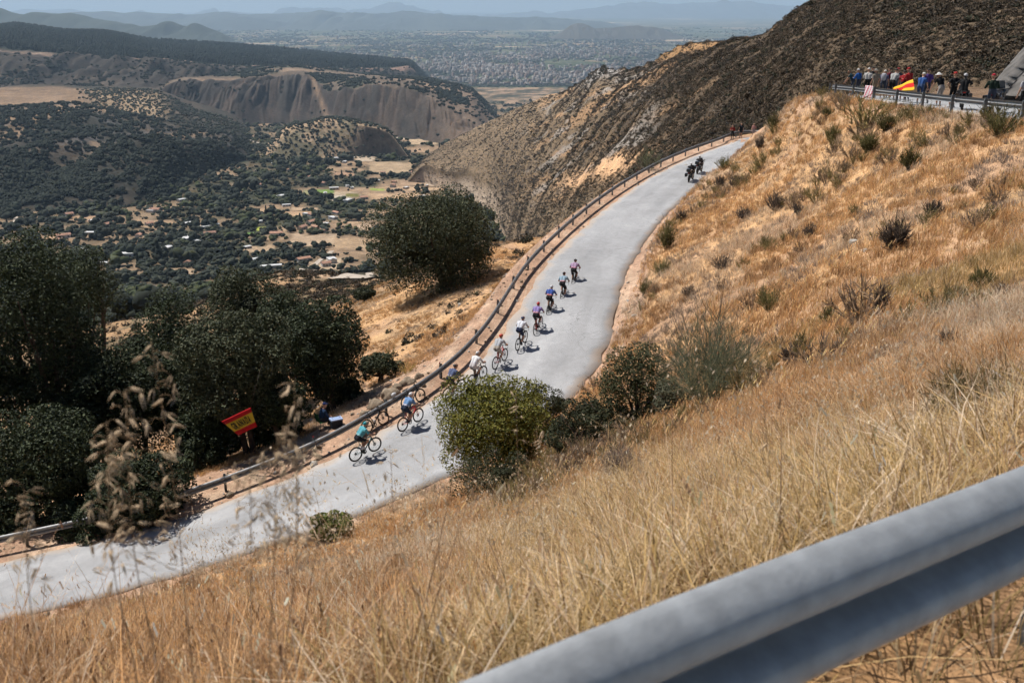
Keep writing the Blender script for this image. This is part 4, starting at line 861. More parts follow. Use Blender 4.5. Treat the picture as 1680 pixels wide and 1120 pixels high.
def leafbush(px, py, Y, wx, wy, label, pal, nleaf, leaf, seed, nl=36, group=None, name='leafy_bush', base=None, low=-.75, aspect=2.0, core=True):
    g = on_ground(px, py + .8*wy, 8); Y = float(g[1]) + .2
    c = at(px, py, Y); rx = wx/FPX*Y; rz = wy/FPX*Y/math.cos(.42); z0 = gz(c[0], c[1]); b = np.array((c[0], c[1], z0)); o = c - b
    root = empty(name, tuple(b)); setp(root, label, 'bush', group)
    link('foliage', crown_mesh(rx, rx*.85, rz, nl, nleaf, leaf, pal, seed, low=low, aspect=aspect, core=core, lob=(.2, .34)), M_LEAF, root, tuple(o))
    r = random.Random(seed); paths = []
    for k in range(9):
        a = r.uniform(0, 6.3); e = o + np.array((math.cos(a)*rx*.7, math.sin(a)*rx*.6, rz*r.uniform(-.2, .75))); m = e*.5*np.array((.7, .7, 1)); paths.append([(r.uniform(-.1, .1), r.uniform(-.1, .1), -.15, .035), (*m, .024), (*e, .008)])
    link('stems', tubes_mesh('stems', paths, 5), M_BARK, root); return root
leafbush(812, 706, 27, 104, 104, 'large yellow green leafy bush in front of the road and the cyclists', BUSHG, 34000, .10, 31, nl=110)
leafbush(890, 672, 27.6, 48, 72, 'upright dark leafy bush at the right side of the yellow green one', BUSHD, 8000, .075, 32, nl=30)
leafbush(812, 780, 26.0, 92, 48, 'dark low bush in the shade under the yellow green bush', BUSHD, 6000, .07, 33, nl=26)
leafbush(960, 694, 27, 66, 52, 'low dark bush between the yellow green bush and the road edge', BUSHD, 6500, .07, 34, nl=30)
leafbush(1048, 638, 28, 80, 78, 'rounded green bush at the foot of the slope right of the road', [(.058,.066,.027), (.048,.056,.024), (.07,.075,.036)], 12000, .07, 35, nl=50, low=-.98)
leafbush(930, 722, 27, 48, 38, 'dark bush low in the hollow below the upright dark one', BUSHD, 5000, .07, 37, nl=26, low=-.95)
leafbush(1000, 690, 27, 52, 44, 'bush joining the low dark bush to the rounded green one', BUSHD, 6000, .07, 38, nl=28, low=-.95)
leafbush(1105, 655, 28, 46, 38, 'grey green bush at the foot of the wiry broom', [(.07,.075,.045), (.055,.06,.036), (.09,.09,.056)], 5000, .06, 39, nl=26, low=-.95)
leafbush(548, 866, 13.0, 46, 24, 'small bright green bush in the dry grass above the road', [(.10,.13,.028), (.13,.15,.034), (.07,.09,.022)], 7000, .10, 36, nl=40, low=-.95)
def twig_bush(h, R, n, w, pal, seed, lean):
    """branching wiry shrub: stems from the root, each carrying thin side twigs"""
    r = np.random.default_rng(seed); V = []; F = []; C = []
    def strip_(p, q, m, w0, w1, c):
        sd = np.cross(q - p, r.normal(size=3)); sd /= np.linalg.norm(sd) + 1e-9; s0 = len(V); md = (p + q)/2 + m
        for k, (pt, ww) in enumerate(((p, w0), (md, (w0 + w1)/2), (q, w1))):
            V.extend([pt - sd*ww/2, pt + sd*ww/2]); C.extend([c*(.85 + .1*k)]*2)
            if k: F.append((s0+2*k-2, s0+2*k-1, s0+2*k+1, s0+2*k))
    ns = max(10, n//9)
    for i in range(ns):
        a = r.uniform(0, 6.28); t = math.sqrt(r.uniform()); top = np.array((math.cos(a)*R*t, math.sin(a)*R*t, h*(1.05 - .55*t*t)*r.uniform(.6, 1.05))); b = np.array((math.cos(a)*R*.18*t, math.sin(a)*R*.18*t, -.05))
        c = np.array(pal[r.integers(len(pal))])*r.uniform(.7, 1.2); strip_(b, top, r.normal(size=3)*h*.07, w*1.3, w*.5, c)
        for k in range(16):
            u = r.uniform(.3, 1.0); s_ = b + (top - b)*u; dv = (top - b)/np.linalg.norm(top - b)*.7 + r.normal(size=3)*.55 + np.array((0, 0, .25)); e = s_ + dv*h*r.uniform(.10, .26)
            if e[2] < 0: e[2] = .02
            strip_(s_, e, r.normal(size=3)*h*.02, w*.8, w*.35, np.array(pal[r.integers(len(pal))])*r.uniform(.7, 1.3))
    return mk('twig_bush', np.array(V), np.array(F), False, np.array(C))
def broom(px, py, wx, wy, label, pal, n, seed, name='broom_bush', group='small bushes on the golden slope', Y=None, w=.012, spread=.35, lean=.5, twig=.0):
    """wiry shrub: many thin curved stems from one root"""
    b = on_ground(px, py + wy*.8, 8) if Y is None else np.array((*at(px, py + wy*.8, Y)[:2], 0)); b[2] = gz(b[0], b[1]); Yb = b[1]; h = 2*wy/FPX*Yb/math.cos(.3); R = wx/FPX*Yb
    me = twig_bush(h, R, n, w, pal, seed, lean)
    o = link(name, me, M_GRASS, None, tuple(b)); setp(o, label, 'bush', group); return o
BR = [(.12,.135,.082), (.15,.16,.10), (.09,.105,.063), (.18,.185,.12)]; TH = [(.12,.095,.077), (.09,.07,.057), (.16,.125,.10), (.07,.056,.046)]; OLV = [(.15,.135,.053), (.11,.105,.043), (.19,.165,.07), (.085,.08,.036)]
broom(1165, 604, 105, 74, 'large wiry grey green broom bush with bare twigs beside the rounded green bush', BR, 1500, 41, group=None, w=.011, lean=.7)
broom(1160, 560, 60, 95, 'bare dark branching twigs standing up out of the grey green broom', TH, 110, 42, name='bare_shrub', group=None, w=.016, lean=.35)
for i, (px, py, wx, wy, t, lab) in enumerate([
        (1365,224,15,14,'o','olive bush below the far end of the upper guardrail, left of a matching pair'), (1425,238,17,16,'o','olive bush right of the matching one near the slope top'),
        (1492,264,17,16,'o','olive bush farthest right of three in a row near the slope top'), (1452,204,14,13,'o','olive bush just below the upper guardrail amid golden grass'),
        (1268,204,11,14,'o','olive bush on the skyline where the golden spur meets the scrub hillside'), (1366,150,14,9,'o','low bush right under the far post of the upper guardrail'),
        (1358,186,11,8,'o','small bush midway down from the far end of the upper guardrail'), (1272,334,16,14,'t','dark thorny bush in the middle of the upper slope'),
        (1205,300,11,9,'t','grey thorny cushion near the motorcycles'), (1310,346,11,10,'t','small grey cushion right of the dark thorny bush'),
        (1468,390,24,25,'t','largest dark thorny bush high on the golden slope'), (1442,496,11,24,'t','narrow upright dark thorny bush'),
        (1610,460,26,18,'o','spreading olive bush near the right edge of the slope'), (1093,392,15,22,'o','tall olive bush leaning over the right road edge'),
        (1085,440,19,13,'o','low olive bush at the right road edge below the taller one'), (1060,476,14,16,'o','dry bush on the bank right of the leading cyclist'),
        (1247,236,9,11,'t','thin grey bush on the left rim of the golden spur'), (1222,352,17,10,'t','flat grey cushion left of the dark thorny bush'),
        (1118,357,10,9,'t','small dark cushion at the road edge'), (1262,492,32,20,'o','wide olive broom in the middle of the lower slope'),
        (1185,432,24,12,'t','flat grey thorny patch above the broom'), (1360,522,20,14,'o','olive tuft bush right of the wide broom'),
        (1186,270,15,10,'o','bush hanging over the road edge behind the motorcycles'), (1180,300,12,9,'t','grey bush on the rim above the motorcycles'),
        (1330,380,14,10,'t','faint grey cushion in the golden grass centre'), (1530,345,16,12,'t','grey cushion high on the right of the slope'),
        (1640,205,46,22,'o','dark olive bush at the right end under the upper guardrail'), (1300,585,26,16,'t','dark thorny mat at the right of the large broom'),
        (1385,570,22,12,'t','grey thorny mat in the lower slope grass'), (1020,760,34,26,'t','grey brown dead bush in the straw grass below the dark bushes'),
        (1560,560,24,14,'t','grey thorny patch near the right edge above the nearest guardrail'), (1130,480,14,10,'t','small grey cushion above the bare twigs')]):
    broom(px, py, wx, wy, lab, OLV if t == 'o' else TH, 420 if t == 'o' else 380, 60 + i, name='olive_bush' if t == 'o' else 'thorn_bush', w=.030 if py < 420 else .018, lean=.75)
broom(1610, 680, 120, 62, 'wide dark olive dry bush above the nearest guardrail at the right edge', [(.20,.155,.065), (.15,.12,.055), (.26,.20,.09), (.11,.09,.05)], 2600, 106, group=None, w=.006, name='dry_bush')
broom(1020, 765, 42, 34, 'tangled grey dead bush in the pale straw grass', [(.24,.19,.155), (.17,.135,.11), (.32,.25,.2)], 900, 107, group=None, w=.009, name='dead_bush')
broom(668, 604, 20, 10, 'rounded yellow bush on the bank just beyond the guardrail', [(.40,.29,.10), (.34,.25,.09)], 180, 101, group=None, w=.02, name='yellow_bush')
broom(640, 578, 14, 10, 'brown bush on the bank near the grove', OLV, 140, 102, group=None, w=.02, name='brown_bush')
broom(1064, 264, 22, 19, 'pale green broom just beyond the far curve of the guardrail', BR, 260, 103, group=None, w=.03)
broom(760, 520, 12, 8, 'brown cushion on the golden bank below the large oak', TH, 120, 104, group=None, w=.02, name='thorn_bush')

# low grey brown brush that runs together in patches on the slope
BRUSH = [(.30,.215,.14), (.22,.16,.115), (.38,.26,.15), (.16,.12,.09)]
br_v = [source('brush', twig_bush(.5, .42, 150, .022, BRUSH if i < 2 else [(.24,.20,.09), (.30,.23,.10), (.18,.15,.07)], 800 + i, .6), M_GRASS) for i in range(4)]
r = np.random.default_rng(63); n = 5200; y = r.uniform(16, 92, n); x = r.uniform(-.02, .52, n)*y; k = gk(x, y); kp = (k > 3.2) & (k < 6.1) & ((y < 72) | (r.uniform(size=n) < .25)) & (fbm(x/5, y/7, 93) + .12*r.normal(size=n) > .20); x, y = x[kp], y[kp]; n = len(x)
scatter('slope_brush', np.stack([x, y, ground(x, y)], 1), np.stack([r.normal(0, .15, n), r.normal(0, .15, n), r.uniform(0, 6.3, n)], 1), r.gamma(5, .2, n)*np.clip(.5 + y/120, .6, 1.0), r.integers(0, 4, n), br_v, 'soft brown and grey brush running in patches through the golden hillside grass', 'brush')
# rocks
def rock_mesh(seed, sx, sy, sz):
    r = np.random.default_rng(seed); V, F = ICO3; n = 1 + .55*fbm(V[:, 0]*1.7 + seed, V[:, 1]*1.7 + V[:, 2]*1.3, seed) + .28*np.abs(fbm(V[:, 0]*4, V[:, 1]*4 + V[:, 2]*3, seed + 3)) + .1*vnoise(V[:, 0]*9, V[:, 1]*9 + V[:, 2]*7, seed + 5)
    W = V*n[:, None]; W = np.sign(W)*np.abs(W)**.85; return mk('rock', W*np.array((sx, sy, sz)), F, False)
M_ROCK = mat('brown_rock', (.21, .165, .12), .95, var=.4, vscale=5, bump=.8, bscale=22); M_ROCKG = mat('grey_rock', (.36, .34, .31), .95, var=.35, vscale=4, bump=.8, bscale=18)
for i, (px, py, w, h) in enumerate([(668,630,13,7), (640,650,17,9), (618,668,14,8), (688,620,8,5), (652,640,10,7), (600,682,11,7)]):
    b = on_ground(px, py, 36); s = b[1]/FPX
    o = link('rock', rock_mesh(i, w*s, w*s*.8, h*s*1.5), M_ROCK, None, tuple(b)); o.rotation_euler = (0, 0, i*1.3)
    setp(o, ['brown boulder at the top of the pile behind the guardrail', 'largest brown boulder of the pile behind the guardrail', 'brown boulder low in the pile behind the guardrail', 'small brown boulder nearest the yellow bush', 'brown boulder wedged in the middle of the pile', 'brown boulder at the lower end of the pile next to the grove'][i], 'rock', 'boulders behind the guardrail')
for i, (px, py, w, h, lab) in enumerate([(968,655,4,3,'pale stone lying at the right road edge above the bushes'), (1400,398,8,4,'flat grey stone bare in the golden slope'), (1420,412,6,3,'small grey stone beside the flat one on the golden slope'), (1125,272,3,2,'small pale stone by the motorcycles')]):
    b = on_ground(px, py, 20); s = b[1]/FPX; o = link('rock', rock_mesh(20 + i, w*s, w*s*.9, h*s*1.3), M_ROCKG, None, tuple(b)); setp(o, lab, 'rock')
def cutting():
    U = np.linspace(0, 1, 40); Vv = np.linspace(0, 1, 26); P = []
    A, B, C_, D_2 = at(1648, 156, 54), at(1900, 175, 47), at(1850, -20, 58), at(1722, 66, 58)
    for v in Vv:
        for u in U:
            p = (A*(1-u) + B*u)*(1-v) + (D_2*(1-u) + C_*u)*v; P.append(p)
    P = np.array(P); n = fbm(P[:, 0]*1.6, P[:, 2]*1.9 + P[:, 1]*1.5, 3)*.35; P[:, 1] -= n; P[:, 2] += n*.3
    back = P.copy(); back[:, 1] += 6; back[:, 0] += 2; F = grid_faces(26, 40); m = len(P); e = [i*40 for i in range(26)]; t = [25*40 + i for i in range(40)]
    Q = [(e[i+1], e[i], e[i]+m, e[i+1]+m) for i in range(25)] + [(t[i+1], t[i], t[i]+m, t[i+1]+m)[::-1] for i in range(39)]
    return mk('rock_cutting', np.vstack([P, back]), np.vstack([F, np.array(Q)]), False)
o = link('rock_cutting', cutting(), mat('dark_grey_rock', (.10, .094, .088), .95, var=.4, vscale=1.2, bump=1, bscale=5)); setp(o, 'bare grey rock face beside the upper road at the right edge', 'rock')
# loose stones along the verges: nobody could count them
st_v = [source('stone', rock_mesh(60 + i, 1, .8, .6), M_ROCK) for i in range(2)] + [source('stone', mk('stone', ICO1[0]*np.array((1, .8, .6)), ICO1[1]), M_ROCKG)]
r = np.random.default_rng(9); n = 9000; y = r.uniform(28, 100, n); x = r.uniform(-.6, .25, n)*y; k = gk(x, y); kp = ((k > 8.05) & (k < 10.3) | (k > 5.9) & (k < 6.95)); x, y = x[kp], y[kp]; n = len(x); s = r.gamma(2, .022, n) + .015
scatter('verge_stones', np.stack([x, y, ground(x, y)], 1), r.uniform(0, 6.3, (n, 3)), s, r.integers(0, 3, n), st_v, 'small stones and rubble strewn along the road verges', 'stones')
# ------------------------------------------------------------------ guardrails
M_ZINC = mat('galvanised_steel', (.19, .195, .20), .5, .3, var=.2, vscale=9, bump=.05, bscale=60, spec=.5)
M_ZINCN = mat('weathered_zinc', (.27, .285, .30), .5, .2, var=.16, vscale=14, bump=.08, bscale=50, spec=.5)
M_POST = mat('post_steel', (.16, .175, .185), .6, .6, var=.25, vscale=12)
M_REFL = mat('red_reflector', (.35, .02, .02), .3, spec=.6)
_front = [(.0, .312), (.012, .311), (.028, .305), (.05, .29), (.072, .272), (.082, .25), (.083, .225), (.074, .205), (.05, .188), (.02, .172), (.004, .163), (.0, .156)]
PROF = _front + [(d, .312 - h) for d, h in reversed(_front[:-1])]
PROF = PROF + [(d - .004, h) for d, h in reversed(PROF)]
def sweep(path, nrm, prof, z0):
    """closed profile (d along nrm, h up) swept along path"""
    n = len(prof); V = np.concatenate([[(p[0] + q[0]*d, p[1] + q[1]*d, p[2] + z0 + h) for d, h in prof] for p, q in zip(path, nrm)])
    F = [(i*n + k, i*n + (k+1) % n, (i+1)*n + (k+1) % n, (i+1)*n + k) for i in range(len(path)-1) for k in range(n)]
    F += [tuple(range(n))[::-1], tuple((len(path)-1)*n + k for k in range(n))]; return V, F
def box_vf(cx, cy, cz, sx, sy, sz):
    V = [(cx + x*sx/2, cy + y*sy/2, cz + z*sz/2) for z in (-1, 1) for y in (-1, 1) for x in (-1, 1)]
    return V, [(0, 2, 3, 1), (4, 5, 7, 6), (0, 1, 5, 4), (2, 6, 7, 3), (0, 4, 6, 2), (1, 3, 7, 5)]
def join_vf(parts):
    V = []; F = []
    for v, f in parts:
        b = len(V); V += [tuple(p) for p in v]; F += [tuple(b + i for i in q) for q in f]
    return V, F
POST_ME = mk('post', *join_vf([box_vf(0, 0, .05, .012, .10, 1.5), box_vf(.05, .044, .05, .10, .012, 1.5), box_vf(.05, -.044, .05, .10, .012, 1.5)])); POST_ME.materials.append(M_POST)
SPACER_ME = mk('spacer', *box_vf(.05, 0, .60, .14, .09, .2)); SPACER_ME.materials.append(M_POST)
REFL_ME = mk('reflector', *join_vf([box_vf(-.01, 0, .83, .03, .05, .09)])); REFL_ME.materials.append(M_REFL)
def guardrail(name, path, road_side, label, beam=4.0, prof=PROF, metal=None, top=.75, spacer_back=.16, first=0.0, refl=2):
    """path: ground points under the beam; road_side: +1 if the road is to the right of travel"""
    P, S = resample(path, .25); N_ = normals(P)*road_side; root = empty(name, tuple(P[len(P)//2])); setp(root, label, 'guardrail'); off = -np.array(root.location)
    s = first; i = 0
    while s < S[-1] - .6:
        m = (S >= s - .13) & (S <= s + beam + .13); Q = P[m]; NQ = N_[m]
        if len(Q) > 2:
            lift = .004*(i % 2)
            V, F = sweep(Q, NQ, [(d + lift, h) for d, h in prof], top - .312); me = mk('beam', V + off, F, False)
            me.polygons.foreach_set('use_smooth', np.array([len(p.vertices) == 4 for p in me.polygons])); link('beam', me, metal or M_ZINC, root)
        j = int(np.argmin(abs(S - s))); p = P[j]; nq = N_[j]; ang = math.atan2(nq[1], nq[0]); base = p + off; b2 = base - np.array((nq[0], nq[1], 0))*spacer_back
        for nm, me in (('post', POST_ME), ('spacer', SPACER_ME)) + ((('reflector', REFL_ME),) if refl and i % refl == 0 else ()):
            o = bpy.data.objects.new(nm, me); COL.objects.link(o); o.parent = root; o.location = tuple(b2 + np.array((0, 0, top - .75))); o.rotation_euler = (0, 0, ang)
        s += beam; i += 1
    return root
gl = LE.copy(); gl[:, :2] -= LN*.85; ml = (LE[:, 0] > -24) & (LE[:, 0] < 33)
guardrail('roadside_guardrail', gl[ml], 1, 'long grey steel guardrail along the outer edge of the road the cyclists climb')
gu = UN.copy(); gu[:, :2] -= UNN*.45; mu = (UN[:, 1] > 29)
guardrail('upper_guardrail', gu[mu], 1, 'grey steel guardrail in front of the crowd on the upper road', first=1.2, refl=0)
gn = np.array([(-6.5, -2.95, -1.84), (-3, -.58, -1.84), (-.06, 1.40, -1.84), (1.3, 2.31, -1.895), (3.2, 3.65, -1.97), (6, 6.2, -2.0), (10, 11.2, -2.3)])
guardrail('near_guardrail', gn, 1, 'thick out of focus steel guardrail crossing the lower right foreground', first=2.0, beam=4.0, top=.78, refl=0, prof=PROF, metal=M_ZINCN)

# ------------------------------------------------------------------ bicycles
def lathe(prof, n=32, axis='y'):
    """profile (radius, offset along axis) closed loop, revolved"""
    m = len(prof); V = []; F = []
    for i in range(n):
        a = 2*math.pi*i/n
        for rr, o in prof: V.append((rr*math.cos(a), o, rr*math.sin(a)))
    for i in range(n):
        for k in range(m): F.append((i*m + k, i*m + (k+1) % m, ((i+1) % n)*m + (k+1) % m, ((i+1) % n)*m + k))
    return V, F
def ring(R, r, k=8): return [(R + r*math.cos(2*math.pi*i/k), r*math.sin(2*math.pi*i/k)) for i in range(k)]
M_TYRE = mat('tyre', (.018, .018, .019), .8); M_BLACK = mat('black_carbon', (.012, .0125, .014), .45, spec=.35); M_SPOKE = mat('spoke_steel', (.07, .07, .075), .4, .5); M_SADDLE = mat('saddle', (.02, .02, .02), .6)
M_BRED = mat('red_frame', (.42, .02, .018), .3, spec=.5); M_BWHITE = mat('white_frame', (.7, .7, .7), .3, spec=.5); M_BTEAL = mat('teal_frame', (.02, .10, .12), .3, spec=.5); M_TAN = mat('tan_tyre', (.30, .17, .085), .8)
WHEEL_R = .34
ME_TYRE = mk('tyre', *lathe(ring(.326, .0165), 36), True); ME_RIM = mk('rim', *lathe([(.318, -.013), (.318, .013), (.275, .011), (.266, 0), (.275, -.011)], 36), True)
def spokes():
    paths = []
    for i in range(18):
        a = 2*math.pi*i/18; b = a + (.35 if i % 2 else -.35); sd = .022 if i % 4 < 2 else -.022
        paths.append([(.02*math.cos(b), sd, .02*math.sin(b), .0022), (.285*math.cos(a), 0, .285*math.sin(a), .0022)])
    paths.append([(0, -.04, 0, .022), (0, .04, 0, .022)]); return tubes_mesh('spokes', paths, 4)
ME_SPOKE = spokes(); ME_DISC = mk('disc', *lathe([(.075, .03), (.075, .033), (.045, .033), (.045, .03)], 20)); ME_CASS = mk('cassette', *lathe([(.055, .02), (.035, .045), (.012, .045), (.012, .02)], 20))
BB = (0, 0, .27); RH = (-.415, 0, .34); FH = (.575, 0, .34); SEAT = (-.175, 0, .955); HEAD0 = (.50, 0, .70); HEAD1 = (.455, 0, .865)
def frame_paths():
    P = [[(*HEAD0, .024), (*HEAD1, .022)], [(*BB, .026), (-.135, 0, .78, .018)], [(-.125, 0, .745, .019), (.462, 0, .84, .021)], [(.49, 0, .735, .028), (*BB, .028)]]
    for s in (-1, 1):
        P.append([(-.03, s*.03, .27, .013), (RH[0], s*.062, RH[2], .010)]); P.append([(-.122, s*.016, .68, .010), (RH[0], s*.062, RH[2], .008)])
    return P
ME_FRAME = tubes_mesh('frame', frame_paths(), 8)
ME_FORK = tubes_mesh('fork', [[(.502, s*.035, .695, .016), (.53, s*.05, .55, .014), (FH[0], s*.052, FH[2], .009)] for s in (-1, 1)] + [[(.50, -.036, .695, .018), (.50, .036, .695, .018)]], 7)
ME_SPOST = tubes_mesh('seatpost', [[(-.13, 0, .76, .014), (-.17, 0, .935, .014)]], 8)
def saddle():
    V = []; F = []; xs = [-.13, -.10, -.04, .03, .09, .14]; ws = [.045, .07, .062, .035, .021, .014]
    for x, w in zip(xs, ws): V += [(x, -w, -.012), (x, -w*.8, .012), (x, 0, .022), (x, w*.8, .012), (x, w, -.012), (x, 0, -.022)]
    for i in range(len(xs)-1):
        for k in range(6): F.append((i*6+k, i*6+(k+1) % 6, (i+1)*6+(k+1) % 6, (i+1)*6+k))
    F += [tuple(range(6))[::-1], tuple(30+k for k in range(6))]; return mk('saddle', [(x + SEAT[0], y, z + SEAT[2]) for x, y, z in V], F, True)
ME_SADDLE = saddle()
def bars():
    P = [[(.455, 0, .875, .018), (.52, 0, .90, .015)], [(.52, -.20, .90, .013), (.52, .20, .90, .013)]]
    for s in (-1, 1):
        P.append([(.52, s*.20, .90, .012), (.575, s*.205, .905, .013), (.605, s*.21, .87, .012), (.60, s*.21, .80, .012), (.54, s*.215, .765, .012), (.48, s*.215, .765, .012)])
        P.append([(.57, s*.205, .905, .016), (.615, s*.205, .935, .018), (.63, s*.205, .95, .012)]); P.append([(.615, s*.205, .92, .006), (.64, s*.21, .83, .006)])
    return tubes_mesh('handlebar', P, 7)
ME_BARS = bars()
ME_BOTTLE = mk('bottle', *lathe([(.034, 0), (.036, .13), (.03, .145), (.018, .15), (.0, .17), (.0, 0)], 12), True)
def crank(th):
    P = []
    for s, a in ((1, th), (-1, th + math.pi)):
        e = (.17*math.cos(a), s*.075, .27 + .17*math.sin(a)); P.append([(0, s*.055, .27, .012), (*e, .010)]); P.append([(e[0], s*.06, e[2], .010), (e[0], s*.15, e[2], .012)])
        P.append([(e[0] - .045, s*.115, e[2], .014), (e[0] + .045, s*.115, e[2], .014)])
    P.append([(0, -.06, .27, .02), (0, .06, .27, .02)]); V, F = tube(P, 6); v2, f2 = lathe([(.10, -.052), (.10, -.046), (.06, -.046), (.06, -.052)], 24)
    v2 = [(x, y, z + .27) for x, y, z in v2]; V, F = join_vf([(V, F), (v2, f2)]); return mk('crank', V, F, False)
THS = [math.radians(a) for a in (-70, 20, -20)]
ME_CRANK = [crank(t) for t in THS]
for me, m in ((ME_TYRE, M_TYRE), (ME_RIM, M_BLACK), (ME_SPOKE, M_SPOKE), (ME_DISC, M_SPOKE), (ME_CASS, M_SPOKE), (ME_FRAME, M_BLACK), (ME_FORK, M_BLACK), (ME_SPOST, M_BLACK), (ME_SADDLE, M_SADDLE), (ME_BARS, M_BLACK), (ME_BOTTLE, M_BWHITE)) + tuple((c, M_BLACK) for c in ME_CRANK): me.materials.append(m)
def child(name, me, parent, loc=(0, 0, 0), rot=(0, 0, 0), mats=None):
    o = bpy.data.objects.new(name, me); COL.objects.link(o); o.parent = parent; o.location = loc; o.rotation_euler = rot
    for i, m in enumerate(mats or []):
        if m is not None: o.material_slots[i].link = 'OBJECT'; o.material_slots[i].material = m
    return o
def bicycle(pose, label, group, frame=None, tyre=None):
    root = empty('road_bicycle'); setp(root, label, 'bicycle', group)
    child('frame', ME_FRAME, root, mats=[frame]); child('fork', ME_FORK, root, mats=[frame]); child('seatpost', ME_SPOST, root); child('saddle', ME_SADDLE, root); child('handlebar', ME_BARS, root)
    child('crank', ME_CRANK[pose], root); child('bottle', ME_BOTTLE, root, (.055, 0, .33), (math.radians(62) - math.pi/2, 0, 0) if False else (math.pi/2, 0, 0))
    for nm, c in (('front_wheel', FH), ('rear_wheel', RH)):
        w = child(nm, ME_RIM, root, c); child('tyre', ME_TYRE, w, mats=[tyre]); child('spokes', ME_SPOKE, w); child('disc' if nm == 'front_wheel' else 'cassette', ME_DISC if nm == 'front_wheel' else ME_CASS, w)
    return root

# ------------------------------------------------------------------ people: one continuous body mesh per pose
def capsule(p, q, r0, r1, n=10):
    p = np.array(p, float); q = np.array(q, float); d = q - p; L = np.linalg.norm(d)
    if L < 1e-6: d = np.array((0, 0, 1e-6)); L = 1e-6
    d = d/L; u = np.cross(d, (1, 0, 0) if abs(d[0]) < .8 else (0, 1, 0)); u /= np.linalg.norm(u); v = np.cross(d, u); V = []; F = []
    prof = [(-math.cos(a)*r0, math.sin(a)*r0) for a in (0.25, .7, 1.2, math.pi/2)] + [(L + math.sin(a)*r1, math.cos(a)*r1) for a in (0, .4, .85, 1.3)]
    for t, rr in prof:
        for k in range(n): a = 2*math.pi*k/n; V.append(p + d*t + (u*math.cos(a) + v*math.sin(a))*rr)
    for i in range(len(prof)-1):
        for k in range(n): F.append((i*n+k, i*n+(k+1) % n, (i+1)*n+(k+1) % n, (i+1)*n+k))
    F += [tuple(range(n))[::-1], tuple((len(prof)-1)*n+k for k in range(n))]; return V, F
TAGS = ['skin', 'shirt', 'accent', 'shorts', 'shoe']
def body(segs, name, voxel=.0125, keep=.22):
    V, F = join_vf([capsule(s[0], s[1], s[2], s[3]) for s in segs]); me = mk(name, V, F); o = bpy.data.objects.new(name, me); COL.objects.link(o)
    m = o.modifiers.new('r', 'REMESH'); m.mode = 'VOXEL'; m.voxel_size = voxel
    m = o.modifiers.new('s', 'SMOOTH'); m.factor = .5; m.iterations = 3
    m = o.modifiers.new('d', 'DECIMATE'); m.ratio = keep
    dg = bpy.context.evaluated_depsgraph_get(); me2 = bpy.data.meshes.new_from_object(o.evaluated_get(dg)); bpy.data.objects.remove(o); bpy.data.meshes.remove(me)
    n = len(me2.polygons); C = np.zeros(n*3); me2.polygons.foreach_get('center', C); C = C.reshape(-1, 3); best = np.full(n, 1e9); tag = np.zeros(n, int)
    for a, b, r0, r1, t in segs:
        a = np.array(a, float); b = np.array(b, float); d = b - a; tt = np.clip(((C - a) @ d)/max(d @ d, 1e-9), 0, 1); dist = np.linalg.norm(C - (a + tt[:, None]*d), axis=1) - (r0 + (r1 - r0)*tt)
        s = dist < best; best[s] = dist[s]; tag[s] = TAGS.index(t)
    me2.materials.clear()
    for t in TAGS: me2.materials.append(None)
    me2.polygons.foreach_set('material_index', tag.astype(np.int32)); me2.polygons.foreach_set('use_smooth', np.ones(n, bool)); me2.name = name; return me2
def ik(a, b, l1, l2, pole):
    a = np.array(a, float); b = np.array(b, float); d = b - a; L = min(np.linalg.norm(d), l1 + l2 - 1e-3); u = d/np.linalg.norm(d); x = (l1*l1 - l2*l2 + L*L)/(2*L); h = math.sqrt(max(l1*l1 - x*x, 0))
    p = np.array(pole, float); p = p - u*(p @ u); p /= np.linalg.norm(p); return a + u*x + p*h
def lerp(a, b, t): return tuple(np.array(a)*(1-t) + np.array(b)*t)
def hand(S, w, d, side, grip=True):
    """palm and five fingers from wrist w along direction d; side = thumb side"""
    w = np.array(w, float); d = np.array(d, float)/np.linalg.norm(d); s = np.array(side, float); s -= d*(s @ d); s /= np.linalg.norm(s); nrm = np.cross(d, s)
    if nrm[2] > 0: nrm = -nrm
    for k in (-1, 0, 1): S.append((w + s*.022*k, w + d*.075 + s*.024*k, .015, .014, 'skin'))
    for k, L in zip((.036, .012, -.012, -.036), (.07, .078, .072, .056)):
        b = w + d*.085 + s*k; m = b + (d*.75 + nrm*.6*grip)*L*.5; e = m + (d*(.1 if grip else .8) + nrm*(.95 if grip else .3))*L*.5; S += [(b, m, .0105, .0098, 'skin'), (m, e, .0098, .0085, 'skin')]
    t0 = w + d*.03 + s*.035; t1 = t0 + (d*.6 + s*.8)*.035; S += [(t0, t1, .0125, .011, 'skin'), (t1, t1 + (d*.9 + nrm*.3)*.032, .011, .009, 'skin')]
def head(S, c, f, up):
    """skull, jaw, nose, ears; c centre, f facing"""
    c = np.array(c, float); f = np.array(f, float)/np.linalg.norm(f); u = np.array(up, float); u -= f*(u @ f); u /= np.linalg.norm(u); s = np.cross(u, f)
    S += [(c - f*.025 + u*.02, c + f*.025 + u*.025, .088, .082, 'skin'), (c + f*.03 - u*.01, c + f*.045 - u*.085, .068, .045, 'skin'), (c + f*.10 + u*.0, c + f*.108 - u*.03, .012, .016, 'skin'), (c + f*.085 + u*.03 - s*.03, c + f*.085 + u*.03 + s*.03, .014, .014, 'skin'),
          (c + f*.085 - u*.062 - s*.018, c + f*.085 - u*.062 + s*.018, .012, .012, 'skin')]
    for q in (-1, 1): S.append((c - f*.01 + s*q*.082 + u*.015, c - f*.012 + s*q*.086 - u*.03, .018, .012, 'skin'))
